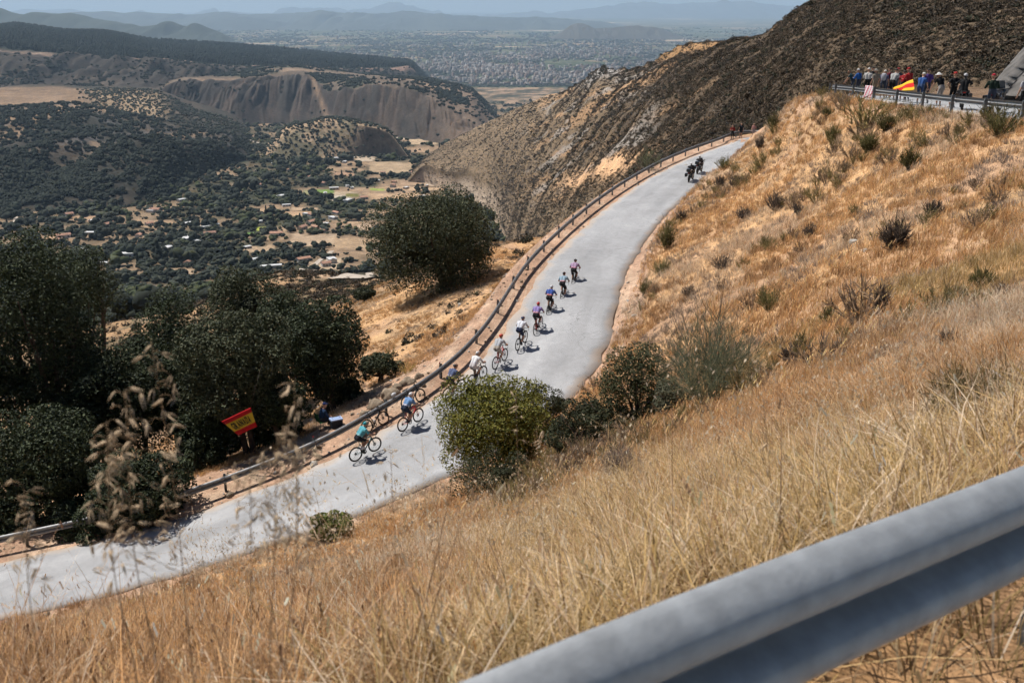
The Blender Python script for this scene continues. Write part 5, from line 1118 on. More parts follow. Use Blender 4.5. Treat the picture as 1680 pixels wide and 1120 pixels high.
def leg(S, hip, knee, ankle, toe, short=.75, bare=True):
    S += [(hip, lerp(hip, knee, short), .088, .068, 'shorts'), (lerp(hip, knee, short), knee, .066, .055, 'skin' if bare else 'shorts'), (knee, lerp(knee, ankle, .35), .054, .055, 'skin' if bare else 'shorts'),
          (lerp(knee, ankle, .35), lerp(knee, ankle, .8), .055, .038, 'skin' if bare else 'shorts'), (lerp(knee, ankle, .8), ankle, .040, .038, 'shoe')]
    a = np.array(ankle); t = np.array(toe); S += [(a - (t - a)*.28 - np.array((0, 0, .03)), lerp(ankle, toe, .5), .036, .04, 'shoe'), (lerp(ankle, toe, .5), toe, .040, .030, 'shoe')]
def torso(S, pel, chest, neck, side, hipw=.085, shw=.165):
    pel, chest, neck, side = map(lambda q: np.array(q, float), (pel, chest, neck, side))
    for q in (-1, 1):
        S += [(pel + side*q*hipw*.8, pel + side*q*hipw*.7 + (chest - pel)*.25, .105, .105, 'shorts'), (pel + side*q*.06 + (chest - pel)*.28, pel + side*q*.07 + (chest - pel)*.55, .102, .108, 'accent'),
              (pel + side*q*.07 + (chest - pel)*.55, chest + side*q*.085, .110, .112, 'shirt'), (chest + side*q*.085, neck + side*q*.06 - (neck - chest)*.3, .105, .07, 'shirt'), (neck - (neck - chest)*.35, chest + side*q*shw, .07, .068, 'shirt')]
def rider_mesh(th, k):
    S = []; pel = (-.155, 0, 1.02); chest = (.175, 0, 1.265); neck = (.30, 0, 1.365); torso(S, pel, chest, neck, (0, 1, 0), .092, .178); S.append((neck, (.36, 0, 1.415), .056, .054, 'skin')); head(S, (.42, 0, 1.465), (1, 0, -.28), (.2, 0, 1))
    for s, a in ((1, th), (-1, th + math.pi)):
        ped = np.array((.17*math.cos(a), s*.115, .27 + .17*math.sin(a))); ank = ped + np.array((-.10, 0, .115)); hip = np.array((-.13, s*.085, .985)); kn = ik(hip, ank, .435, .435, (1, s*.05, .5)); leg(S, hip, kn, ank, ped + np.array((.06, 0, .03)), .72)
        sh = np.array((.225, s*.19, 1.315)); wr = np.array((.535, s*.205, .965)); el = ik(sh, wr, .30, .27, (-.2, s*.6, -.6)); S += [(sh, lerp(sh, el, .65), .060, .050, 'shirt'), (lerp(sh, el, .65), el, .046, .040, 'skin'), (el, wr, .040, .028, 'skin')]; hand(S, wr, (1, 0, -.05), (0, -s, .4))
    S = [(q[0], q[1], q[2]*1.1, q[3]*1.1, q[4]) if q[2] > .025 else q for q in S]
    return body(S, 'cyclist_body_%d' % k)
def stand_mesh(k, lean=0, turn=0, arms='down', bare=True, stride=0, longs=False):
    """standing person facing +x; lean pitches the torso forward"""
    S = []; c, s_ = math.cos(lean), math.sin(lean); hipz = .93; R = lambda x, z: (x*c + z*s_, -x*s_ + z*c)
    def up(x, y, z): a, b = R(x, z); return (a - .25*s_, y, hipz + b)
    torso(S, up(0, 0, .05), up(.0, 0, .40), up(.0, 0, .54), (0, 1, 0)); S.append((up(0, 0, .52), up(.02, 0, .60), .054, .052, 'skin')); fx = (math.cos(turn), math.sin(turn), -.15); head(S, up(.045, 0, .70), fx, (0, 0, 1))
    for q in (-1, 1):
        hip = np.array(up(0, q*.09, .0)); ank = np.array((stride*q*.5, q*.11, .09)); kn = ik(hip, ank, .435, .43, (1, 0, .1)); leg(S, hip, kn, ank, ank + np.array((.17, q*.03, -.05)), .72 if bare else 1.0, bare)
        sh = np.array(up(0, q*.185, .475))
        if arms == 'down': wr = sh + np.array((.08, q*.09, -.52)); pole = (-1, q*.4, 0)
        elif arms == 'rail': wr = np.array((.42, q*.22, .82)) + np.array((.05*s_, 0, .04)); pole = (-.4, q, -.3)
        elif arms == 'up': wr = sh + np.array((.24, -q*.04, .13)); pole = (.3, q*.8, -1)
        elif arms == 'hips': wr = np.array(up(.10, q*.20, .10)); pole = (-.6, q, 0)
        else: wr = sh + np.array((.30, -q*.05, -.22)); pole = (-.2, q*.7, -1)
        el = ik(sh, wr, .29, .27, pole); sl = .97 if longs else .6
        S += [(sh, lerp(sh, el, sl), .060, .052, 'shirt'), (lerp(sh, el, sl), el, .047, .041, 'skin'), (el, lerp(el, wr, .9), .040, .030, 'shirt' if longs else 'skin'), (lerp(el, wr, .9), wr, .029, .027, 'skin')]
        d = wr - el; hand(S, wr, d/np.linalg.norm(d), (.3, -q, 0), arms != 'down')
    return body(S, 'standing_body_%d' % k)
def seated_mesh(k, motor=True):
    S = []; pel = (-.05, 0, .0); torso(S, pel, (.05, 0, .36), (.09, 0, .50), (0, 1, 0)); S.append(((.09, 0, .48), (.12, 0, .56), .054, .052, 'skin')); head(S, (.15, 0, .66), (1, 0, -.15), (0, 0, 1))
    for q in (-1, 1):
        hip = np.array((-.03, q*.10, -.02)); ank = np.array((.28 if motor else .40, q*.21, -.50 if motor else -.40)); kn = ik(hip, ank, .435, .43, (1, q*.3, .8)); leg(S, hip, kn, ank, ank + np.array((.17, 0, -.04)), 1.0, False)
        sh = np.array((.08, q*.18, .44)); wr = np.array((.56, q*.30, .24)) if motor else np.array((.32, q*.12, .10)); el = ik(sh, wr, .30, .28, (-.2, q, -.6)); S += [(sh, lerp(sh, el, .95), .062, .054, 'shirt'), (lerp(sh, el, .95), wr, .046, .034, 'shirt' if motor else 'skin')]; hand(S, wr, (1, 0, -.1), (0, -q, .3))
    return body(S, 'seated_body_%d' % k)
RIDER = [rider_mesh(t, i) for i, t in enumerate(THS)]
STAND = {'down': stand_mesh(0), 'rail': stand_mesh(1, .42, .5, 'rail'), 'up': stand_mesh(2, .08, .4, 'up'), 'front': stand_mesh(3, .15, -.4, 'front', longs=True, bare=False), 'hips': stand_mesh(4, -.02, .3, 'hips'), 'walk': stand_mesh(5, .1, 0, 'front', stride=.3)}
SEATM = seated_mesh(0, True); SEATC = seated_mesh(1, False)
_mc = {}
def cloth(c, rough=.85):
    c = tuple(v*.75 for v in c)
    k = tuple(c)
    if k not in _mc: _mc[k] = mat('cloth_%d' % len(_mc), c, rough, var=.12, vscale=14, bump=.15, bscale=40, spec=.2)
    return _mc[k]
SKIN = mat('skin', (.42, .24, .16), .55, var=.08, vscale=20, spec=.35); SKIN2 = mat('tanned_skin', (.33, .18, .115), .55, var=.08, vscale=20, spec=.35); M_HAIR = mat('dark_hair', (.02, .015, .012), .7)
def cap_mesh(brim):
    V, F = ICO2; W = V*np.array((.103, .095, .10)); W[:, 2] = np.maximum(W[:, 2], -.005); v = [tuple(p) for p in W]; f = [tuple(q) for q in F.tolist()]
    if brim == 'cap': b = ([(.08, -.075, .004), (.175, -.05, -.012), (.185, 0, -.01), (.175, .05, -.012), (.08, .075, .004), (.08, -.075, .014), (.175, -.05, -.002), (.185, 0, 0), (.175, .05, -.002), (.08, .075, .014)], [(0, 1, 2, 3, 4), (9, 8, 7, 6, 5), (0, 5, 6, 1), (1, 6, 7, 2), (2, 7, 8, 3), (3, 8, 9, 4)])
    else: b = lathe([(.095, 0), (.19, -.02), (.192, -.012), (.095, .012)], 20); b = ([(x, z, y) for x, y, z in b[0]], b[1])
    return mk('cap', *join_vf([(v, f), b]), True)
ME_CAP, ME_HAT = cap_mesh('cap'), cap_mesh('hat')
def helmet_mesh():
    V, F = ICO3; W = V*np.array((.135, .092, .098)); W[:, 0] -= .02*(V[:, 0] < 0)*np.abs(V[:, 0]); W[:, 2] = np.maximum(W[:, 2], -.012 + .02*V[:, 0])
    rib = 1 + .07*np.cos(V[:, 1]*15)*(V[:, 2] > .15); return mk('helmet', W*rib[:, None], F, True)
ME_HELM = helmet_mesh(); ME_HAIR = mk('hair', (lambda W: W)(np.array([(x*.096 - .015, y*.09, max(z*.1, -.05 if x < .2 else .035)) for x, y, z in ICO2[0]])), ICO2[1], True); ME_HAIR.materials.append(M_HAIR)
for me in (ME_CAP, ME_HAT, ME_HELM): me.materials.append(None)
def backpack_mesh():
    V, F = ICO2; W = np.sign(V)*np.abs(V)**.55*np.array((.085, .14, .22)); v, f = tube([[(.09, s*.10, .20, .014), (.22, s*.11, .18, .014), (.25, s*.10, -.05, .014), (.10, s*.11, -.18, .012)] for s in (-1, 1)], 5)
    return mk('backpack', *join_vf([(W, F.tolist()), (v, f)]), True)
ME_PACK = backpack_mesh(); ME_PACK.materials.append(None)
def person(me, label, shirt, shorts, skin=SKIN, accent=None, shoe=(.5, .5, .5), group=None, headgear=None, hc=(.8, .8, .8), hpos=(0, 0, 0), hrot=(0, 0, 0), pack=None, ppos=None):
    root = bpy.data.objects.new('person', me); COL.objects.link(root); setp(root, label, 'person', group)
    for i, m in enumerate((skin, cloth(shirt), cloth(accent or shirt), cloth(shorts), cloth(shoe))): root.material_slots[i].link = 'OBJECT'; root.material_slots[i].material = m
    if headgear == 'hair': child('hair', ME_HAIR, root, hpos, hrot)
    elif headgear: child({'cap': 'cap', 'hat': 'hat', 'helmet': 'helmet'}[headgear], {'cap': ME_CAP, 'hat': ME_HAT, 'helmet': ME_HELM}[headgear], root, hpos, hrot, [cloth(hc, .4 if headgear == 'helmet' else .85)])
    if pack: child('backpack', ME_PACK, root, ppos, (0, .1, 0), [cloth(pack)])
    return root

# the cyclists: rear and front wheel centres in the photo give place and heading on the road
def road_point(px, py, h=0):
    """where the sight line meets the road surface raised by h"""
    a, e = ray(px, py); Ys = np.linspace(25, 100, 3000); X = a*Ys; z = ground(X, Ys) + .07 + h; i = np.argmax(z > e*Ys); return np.array((X[i], Ys[i], z[i] - h))
BK = [   # rear hub, front hub, pose, jersey, accent, shorts, helmet, frame, words
    ((938.0, 465), (947.5, 454), 0, (.42, .30, .45), (.62, .30, .42), (.018, .018, .02), (.03, .03, .035), None, 'front cyclist of the line in a pink and purple jersey with dark helmet'),
    ((919.5, 488), (930.5, 476.5), 1, (.30, .42, .52), (.62, .35, .38), (.018, .018, .02), (.03, .025, .03), None, 'second cyclist of the line in a pink and teal jersey'),
    ((897, 511), (908.5, 499), 2, (.05, .10, .36), (.62, .24, .20), (.018, .018, .02), (.6, .62, .65), None, 'third cyclist of the line in a blue and coral jersey with white helmet'),
    ((876.5, 540.5), (890.5, 528), 0, (.30, .24, .52), (.62, .32, .40), (.018, .018, .025), (.45, .02, .025), M_BRED, 'fourth cyclist with a red helmet and striped purple jersey'),
    ((847.5, 566), (864.5, 552), 1, (.72, .75, .82), (.62, .66, .74), (.02, .03, .07), (.05, .07, .14), None, 'fifth cyclist in a white jersey with navy helmet and shorts'),
    ((811.5, 596.5), (831, 581), 2, (.48, .50, .54), (.42, .46, .52), (.42, .38, .33), (.55, .06, .03), M_BRED, 'sixth cyclist with an orange red helmet and pale grey jersey'),
    ((774.5, 625.5), (795, 611), 0, (.78, .78, .80), (.72, .70, .74), (.62, .58, .58), (.7, .7, .72), None, 'seventh cyclist all in white with white helmet'),
    ((735.5, 646), (756.5, 633), 1, (.10, .13, .24), (.34, .33, .44), (.018, .022, .045), (.03, .03, .04), None, 'cyclist in a navy jersey with white pockets just left of the leafy bush'),
    ((661, 697), (689.5, 680), 2, (.16, .30, .55), (.5, .5, .62), (.02, .03, .06), (.72, .72, .75), M_BRED, 'cyclist in a light blue jersey on a red bicycle, last but one'),
    ((585, 745), (618, 728.5), 0, (.12, .42, .50), (.25, .5, .55), (.015, .02, .03), (.02, .28, .34), None, 'last cyclist at the rear in a turquoise jersey and helmet')]
SHORTW = ['ridden at the front of the line', 'ridden second in the line', 'ridden third in the line', 'with red frame ridden by the rider in a red helmet', 'ridden by the rider in white jersey and navy shorts', 'with red frame ridden by the rider with orange red helmet', 'ridden by the rider all in white', 'ridden by the rider in navy beside the leafy bush', 'with red frame ridden last but one', 'ridden by the turquoise rider at the rear']
for i, (rp, fp, pose, je, ac, sh, he, fr, words) in enumerate(BK):
    A = road_point(*rp, WHEEL_R); B = road_point(*fp, WHEEL_R); d = B - A; ang = math.atan2(d[1], d[0])
    j = int(np.argmin(np.linalg.norm(LE[:, :2] - A[:2], axis=1))); tg = LE[j+1] - LE[j-1]; ra = math.atan2(tg[1], tg[0]); ang = ra + max(-.3, min(.3, (ang - ra)))*.5
    grade = math.atan2(tg[2], math.hypot(tg[0], tg[1])); mid = (A + B)/2; fwd = np.array((math.cos(ang), math.sin(ang), 0)); org = mid - fwd*.08
    org[2] = gz(org[0], org[1]) + .085
    rot = (Quaternion((0, 0, 1), ang) @ Quaternion((0, 1, 0), -grade) @ Quaternion((1, 0, 0), random.uniform(-.05, .05))).to_euler()
    b = bicycle(pose, 'road bicycle ' + SHORTW[i], 'racing bicycles on the climb', fr or (M_BTEAL if i == 9 else None)); b.location = tuple(org); b.rotation_euler = rot
    p = person(RIDER[pose], words, je, sh, SKIN if i % 3 else SKIN2, ac, (.6, .6, .62) if i % 2 else (.06, .06, .07), 'cyclists climbing in a line', 'helmet', he, (.41, 0, 1.485), (0, .22, 0)); p.location = tuple(org); p.rotation_euler = rot
# two bicycles leaning on the guardrail
for px, py, lab, ty in ((633, 682, 'parked bicycle with tan tyres leaning on the guardrail behind the red bicycle', M_TAN), (700, 644, 'parked black bicycle leaning on the guardrail beside the boulders', None)):
    A = road_point(px, py, .34); j = int(np.argmin(np.linalg.norm(gl[:, :2] - A[:2], axis=1))) - (1 if ty else 2); q = gl[j]; nn = LN[j]; tg = LE[j+1] - LE[j-1]; ang = math.atan2(tg[1], tg[0])
    b = bicycle(1, lab, 'parked bicycles', None, ty); pos = np.array((q[0] + nn[0]*.42, q[1] + nn[1]*.42, 0)); pos[2] = gz(pos[0], pos[1]) + .01
    b.location = tuple(pos); b.rotation_euler = (Quaternion((0, 0, 1), ang) @ Quaternion((0, 1, 0), -.1) @ Quaternion((1, 0, 0), -.26)).to_euler()
    if not ty:
        h = link('bicycle_helmet', ME_HELM.copy(), None, None, (q[0] - tg[0]*.9, q[1] - tg[1]*.9, q[2] + .76)); h.data.materials.clear(); h.data.materials.append(cloth((.55, .57, .6), .4)); h.rotation_euler = (0.2, -.2, ang); setp(h, 'white and grey helmet resting on the guardrail above a parked bicycle', 'helmet')

# ------------------------------------------------------------------ motorcycles
M_PAINT = mat('black_paint', (.015, .016, .02), .25, spec=.6); M_WPAINT = mat('white_paint', (.7, .71, .72), .3, spec=.5); M_ENG = mat('engine', (.12, .12, .125), .45, .7); M_LAMP = mat('lamp_glass', (.75, .76, .78), .1, spec=.8); M_RLAMP = mat('tail_lamp', (.4, .02, .015), .2, spec=.6)
M_SHIELD = mat('windscreen', (.10, .11, .12), .08, spec=.7)
def solid(pts, w, taper=.75):
    """side outline (x, z) extruded to half width w with bevelled flanks"""
    n = len(pts); c = np.mean(pts, 0); V = []
    for y, k in ((-w, taper), (-w*.7, 1), (w*.7, 1), (w, taper)): V += [(c[0] + (x - c[0])*k, y, c[1] + (z - c[1])*k) for x, z in pts]
    F = [(r*n + i, r*n + (i+1) % n, (r+1)*n + (i+1) % n, (r+1)*n + i) for r in range(3) for i in range(n)] + [tuple(range(n))[::-1], tuple(3*n + i for i in range(n))]; return V, F
MM = {}
MM['wheel'] = mk('wheel', *join_vf([lathe(ring(.27, .055, 8), 28)]), True); MM['rim'] = mk('rim', *join_vf([lathe([(.225, -.04), (.225, .04), (.2, .03), (.2, -.03)], 24), tube([[(0, -.06, 0, .04), (0, .06, 0, .04)]] + [[(0, 0, 0, .02), (.21*math.cos(k*2*math.pi/5), 0, .21*math.sin(k*2*math.pi/5), .016)] for k in range(5)], 6)]))
MM['tank'] = mk('tank', *solid([(-.12, .72), (.0, .86), (.22, .95), (.42, .92), (.48, .78), (.30, .66), (.05, .64)], .17)); MM['fairing'] = mk('fairing', *solid([(.42, .92), (.62, 1.08), (.78, 1.0), (.86, .82), (.70, .62), (.50, .48), (.38, .62)], .21, .6)); MM['seat'] = mk('seat', *solid([(-.12, .74), (-.10, .80), (-.40, .83), (-.55, .90), (-.75, .92), (-.78, .85), (-.50, .74)], .15, .85))
MM['tail'] = mk('tail', *solid([(-.45, .74), (-.80, .86), (-.92, .90), (-.90, .80), (-.62, .66)], .11)); MM['engine'] = mk('engine', *join_vf([solid([(-.15, .30), (-.18, .55), (.0, .64), (.28, .62), (.38, .45), (.26, .28)], .19, .8)])); MM['pannier'] = mk('pannier', *solid([(-.92, .50), (-.94, .80), (-.50, .80), (-.46, .52)], .10, .9)); MM['topcase'] = mk('topcase', *solid([(-1.08, .96), (-1.06, 1.22), (-.78, 1.24), (-.72, .96)], .20, .85))
MM['windscreen'] = mk('windscreen', [(.60, -.17, 1.06), (.60, .17, 1.06), (.44, .14, 1.38), (.44, -.14, 1.38), (.59, -.17, 1.06), (.59, .17, 1.06), (.43, .14, 1.38), (.43, -.14, 1.38)], [(0, 1, 2, 3), (7, 6, 5, 4), (0, 4, 5, 1), (1, 5, 6, 2), (2, 6, 7, 3), (3, 7, 4, 0)])
MM['handlebar'] = tubes_mesh('handlebar', [[(.36, -.40, 1.04, .016), (.44, -.22, 1.04, .014), (.46, 0, 1.0, .014), (.44, .22, 1.04, .014), (.36, .40, 1.04, .016)], [(.40, -.3, 1.04, .006), (.46, -.36, 1.18, .006)], [(.40, .3, 1.04, .006), (.46, .36, 1.18, .006)], [(.45, -.40, 1.19, .035), (.45, -.33, 1.19, .035)], [(.45, .33, 1.19, .035), (.45, .40, 1.19, .035)]], 7)
MM['fork'] = tubes_mesh('fork', [[(.48, s*.10, .95, .028), (.74, s*.10, .33, .024)] for s in (-1, 1)] + [[(-.70, s*.12, .33, .026), (-.1, s*.12, .42, .03)] for s in (-1, 1)], 7); MM['exhaust'] = tubes_mesh('exhaust', [[(.15, -.17, .32, .028), (-.25, -.2, .28, .03), (-.45, -.22, .36, .05), (-.88, -.22, .48, .055)]], 9)
MM['headlight'] = mk('headlight', *lathe([(.07, 0), (.085, .03), (.07, .06), (0, .07), (0, 0)], 16), True); MM['tail_light'] = mk('tail_light', *box_vf(-.915, 0, .84, .03, .14, .05))
for k, m in dict(wheel=M_TYRE, rim=M_ENG, tank=M_PAINT, fairing=M_PAINT, seat=M_SADDLE, tail=M_PAINT, engine=M_ENG, pannier=M_PAINT, topcase=M_PAINT, windscreen=M_SHIELD, handlebar=M_BLACK, fork=M_ENG, exhaust=M_ENG, headlight=M_LAMP, tail_light=M_RLAMP).items(): MM[k].materials.append(m)
def motorcycle(pos, ang, label, group, paint=None, case=True, grade=0):
    root = empty('motorcycle', tuple(pos)); setp(root, label, 'motorcycle', group); root.rotation_euler = (Quaternion((0, 0, 1), ang) @ Quaternion((0, 1, 0), -grade)).to_euler()
    for k in ('tank', 'fairing', 'seat', 'tail', 'engine', 'windscreen', 'handlebar', 'fork', 'exhaust', 'tail_light'): child(k, MM[k], root, mats=[paint] if k in ('tank', 'fairing') and paint else None)
    for nm, x in (('front_wheel', .76), ('rear_wheel', -.70)): w = child(nm, MM['wheel'], root, (x, 0, .325)); child('rim', MM['rim'], w)
    for s in (-1, 1): child('pannier', MM['pannier'], root, (0, s*.27, 0))
    if case: child('topcase', MM['topcase'], root, mats=[paint])
    child('headlight', MM['headlight'], root, (.83, 0, .88), (0, 0, -math.pi/2)); return root
for px, py, off, pn, lab, lab2, sc_, hc in ((1133, 297, 1.0, None, 'black motorcycle riding last up the far road beside the dry slope', 'motorcyclist in black with white panels on the nearer motorcycle', (.02, .02, .025), (.75, .76, .78)), (1147, 284, 1.0, None, 'black motorcycle ahead of the other at the far road bend', 'motorcyclist in black and white ahead at the far road bend', (.03, .03, .035), (.7, .71, .74))):
    A = road_point(px, py); j = int(np.argmin(np.linalg.norm(LE[:, :2] - A[:2], axis=1))); tg = LE[j+1] - LE[j-1]; ang = math.atan2(tg[1], tg[0]); gr = math.atan2(tg[2], math.hypot(*tg[:2])); A[2] = gz(A[0], A[1]) + .08
    motorcycle(A, ang, lab, 'motorcycles on the far road', pn, grade=gr); p = person(SEATM, lab2, sc_, (.02, .02, .025), M_BLACK, (.55, .56, .6), (.02, .02, .02), 'motorcyclists on the far road', 'helmet', hc, (.14, 0, .69)); p.location = (A[0] - .22*math.cos(ang), A[1] - .22*math.sin(ang), A[2] + .90); p.rotation_euler = (0, 0, ang)

# ------------------------------------------------------------------ spectators
HP = {'down': (.045, 0, 1.66), 'rail': None, 'up': None, 'front': None, 'hips': None, 'walk': None}
LEANS = {'down': 0, 'rail': .42, 'up': .08, 'front': .15, 'hips': -.02, 'walk': .1}; TURNS = {'down': 0, 'rail': .5, 'up': .4, 'front': -.4, 'hips': .3, 'walk': 0}
def headpos(k, dz=.045):
    l = LEANS[k]; x, z = .045, .70; return (x*math.cos(l) + z*math.sin(l) - .25*math.sin(l), 0, .93 - x*math.sin(l) + z*math.cos(l) + dz)
def packpos(k):
    l = LEANS[k]; x, z = -.19, .33; return (x*math.cos(l) + z*math.sin(l) - .25*math.sin(l), 0, .93 - x*math.sin(l) + z*math.cos(l))
def upper_spot(px, back):
    """spot on the upper road a given distance inside the guardrail, seen at column px"""
    Q = UN.copy(); Q[:, :2] += UNN*(back - .45); m = (UN[:, 1] > 33); Q = Q[m]; pr = 840 + FPX*Q[:, 0]/(Q[:, 1]*CP - Q[:, 2]*SP); i = int(np.argmin(abs(pr - px))); return Q[i] + np.array((0, 0, .04))
BLK = (.014, .015, .017); JE = (.05, .06, .09); KH = (.30, .25, .18)
SP_ = [  # px, back from rail, pose, heading (deg, 0 = +x), shirt, shorts, headgear, colour, pack, words
    (1394, .9, 'rail', 150, (.02, .06, .08), JE, 'hair', None, None, 'spectator in dark teal at the far end of the upper guardrail'),
    (1406, .8, 'front', 120, (.03, .13, .42), JE, 'cap', (.72, .72, .72), None, 'spectator in a bright blue shirt and white cap leaning at the upper guardrail'),
    (1419, .9, 'front', 60, (.55, .54, .52), BLK, 'cap', (.75, .74, .7), None, 'spectator in a pale grey top and white cap left of the hanging cloth'),
    (1427, 1.5, 'down', 100, BLK, BLK, 'hair', None, None, 'spectator in black behind the hanging cloth'),
    (1435, .9, 'down', 110, (.34, .31, .24), KH, 'hat', (.33, .31, .27), None, 'spectator in khaki with a grey sun hat right of the hanging cloth'),
    (1448, .9, 'rail', 60, (.10, .11, .20), JE, 'cap', (.62, .60, .56), (.5, .5, .54), 'spectator with a white and navy backpack and pale cap'),
    (1457, 1.4, 'down', 120, (.22, .03, .05), JE, 'hair', None, None, 'dark haired spectator in dark red behind the backpacker'),
    (1464, .8, 'rail', 40, (.40, .40, .40), BLK, 'hair', None, None, 'spectator in a plain grey shirt bent over the upper guardrail'),
    (1469, 1.7, 'down', 90, (.10, .10, .12), JE, 'cap', (.30, .03, .035), None, 'spectator with a dark red cap behind the one in a grey shirt'),
    (1478, .9, 'rail', 80, (.35, .02, .025), BLK, 'hair', None, None, 'spectator in a red shirt left of the yellow and red flag'),
    (1488, 1.0, 'front', 120, (.42, .03, .03), JE, 'cap', (.40, .03, .03), None, 'spectator in red cap and shirt holding the yellow and red flag'),
    (1507, .8, 'rail', 50, (.035, .10, .30), (.05, .09, .2), 'cap', (.76, .75, .70), None, 'spectator in a blue shirt and white cap bent forward over the guardrail'),
    (1520, 1.3, 'down', 100, (.09, .05, .22), JE, 'hair', None, None, 'tall spectator in a purple and navy top right of the blue shirt'),
    (1541, .9, 'rail', 110, BLK, (.4, .38, .36), 'hat', (.80, .79, .77), None, 'spectator in black with a wide white hat'),
    (1559, 1.2, 'hips', 95, BLK, BLK, 'cap', (.48, .03, .025), None, 'tall spectator in black with a red cap next to the wide white hat'),
    (1620, .9, 'front', 80, (.015, .03, .02), JE, 'cap', (.42, .02, .04), None, 'spectator in a dark green shirt and red cap alone near the right'),
    (1673, .9, 'down', 100, (.42, .42, .46), BLK, 'hat', (.02, .02, .022), (.02, .02, .03), 'spectator in grey with black backpack straps at the right edge')]
for px, back, pose, hd, sh, so_, hg, hc, pk, lab in SP_:
    q = upper_spot(px, back); p = person(STAND[pose], lab, sh, so_, SKIN if px % 2 else SKIN2, None, (.35, .35, .35), 'spectators on the upper road', hg, hc or (1, 1, 1), headpos(pose, .05 if hg != 'hair' else .03), (0, .1, TURNS[pose]), pk, packpos(pose)); p.location = tuple(q); p.rotation_euler = (0, 0, math.radians(hd)); s = random.uniform(.96, 1.06); p.scale = (s, s, s)
q = upper_spot(1578, 1.3); motorcycle(q, 1.2, 'black motorcycle with bright lamp parked among the crowd on the upper road', None, None, False)
p = person(SEATM, 'motorcyclist in black with a white and black helmet sitting among the crowd', BLK, BLK, M_BLACK, None, BLK, None, 'helmet', (.5, .5, .52), (.14, 0, .69)); p.location = (q[0] - .08, q[1] - .2, q[2] + .90); p.rotation_euler = (0, 0, 1.2)
q = upper_spot(1634, 1.5); motorcycle(q, .9, 'dark motorcycle parked beside the spectator in dark green', None, None, False)
# spectators at the far bend of the lower road
def verge_spot(px, off):
    Q = LE.copy(); Q[:, :2] -= LN*off; pr = 840 + FPX*Q[:, 0]/(Q[:, 1]*CP - Q[:, 2]*SP); m = Q[:, 1] > 60; i = np.where(m)[0][int(np.argmin(abs(pr[m] - px)))]; q = Q[i].copy(); q[2] = gz(q[0], q[1]); return q
for px, sh, so_, lab, ps in ((1201, (.30, .035, .025), BLK, 'spectator in a red shirt and black trousers by the far bend of the guardrail', 'front'), (1215, (.016, .018, .025), BLK, 'spectator all in black by the far bend of the guardrail', 'down'), (1235, (.55, .28, .24), (.4, .3, .28), 'spectator in pink half hidden by the golden spur at the far bend', 'down')):
    q = verge_spot(px, .35); p = person(STAND[ps], lab, sh, so_, SKIN, None, BLK, 'spectators at the far bend', 'hair', None, headpos(ps, .03), (0, 0, TURNS[ps])); p.location = tuple(q); p.rotation_euler = (0, 0, 4.2)
# cloths hung on the upper guardrail
def drape(name, corners, nu, nv, thick=.006, wave=.03, colfun=None, seed=0):
    r = np.random.default_rng(seed); c = [np.array(q, float) for q in corners]; nrm = np.cross(c[1] - c[0], c[3] - c[0]); nrm /= np.linalg.norm(nrm); V = []; C = []
    for sgn in (1, -1):
        for j in range(nv + 1):
            for i in range(nu + 1):
                u, v = i/nu, j/nv; p = (c[0]*(1-u) + c[1]*u)*(1-v) + (c[3]*(1-u) + c[2]*u)*v; p = p + nrm*(wave*math.sin(u*9 + v*2 + seed)*(.3 + v) + sgn*thick/2); V.append(p); C.append(colfun(u, v) if colfun else (1, 1, 1))
    n = (nu+1)*(nv+1); F = grid_faces(nv+1, nu+1); F = np.vstack([F, F[:, ::-1] + n]); b = [j*(nu+1) for j in range(nv+1)]; e = [j*(nu+1) + nu for j in range(nv+1)]
    Q = [(b[j], b[j+1], b[j+1]+n, b[j]+n) for j in range(nv)] + [(e[j+1], e[j], e[j]+n, e[j+1]+n) for j in range(nv)] + [(i+1, i, i+n, i+1+n) for i in range(nu)] + [(nv*(nu+1)+i, nv*(nu+1)+i+1, nv*(nu+1)+i+1+n, nv*(nu+1)+i+n) for i in range(nu)]
    return mk(name, np.array(V), np.vstack([F, np.array(Q)]), True, np.array(C))
M_CLOTHV = foliage_mat('printed_cloth', .15, 0, .85)
def rail_corners(p0, p1, top, bot, out=.14):
    q = [upper_spot(p, -out) for p in (p0, p1)]; return [q[0] + (0, 0, top), q[1] + (0, 0, top), q[1] + (0, 0, bot), q[0] + (0, 0, bot)]
o = link('hanging_cloth', drape('hanging_cloth', rail_corners(1416, 1431, .80, .12), 14, 12, colfun=lambda u, v: (.55, .06, .12) if (abs((u*3 + v*1.3) % 1 - .5) < .16) else (.72, .66, .68), seed=2), M_CLOTHV); setp(o, 'white and pink cloth hung over the upper guardrail', 'cloth')
o = link('draped_flag', drape('draped_flag', [upper_spot(1462, .2) + (0, 0, .78), upper_spot(1492, .5) + (0, 0, 1.28), upper_spot(1496, .25) + (0, 0, .80), upper_spot(1466, .1) + (0, 0, .45)], 16, 12, wave=.06, colfun=lambda u, v: (.75, .45, .03) if v < .30 or v > .72 else (.55, .02, .02), seed=4), M_CLOTHV); setp(o, 'crumpled yellow and red flag held over the upper guardrail', 'flag')
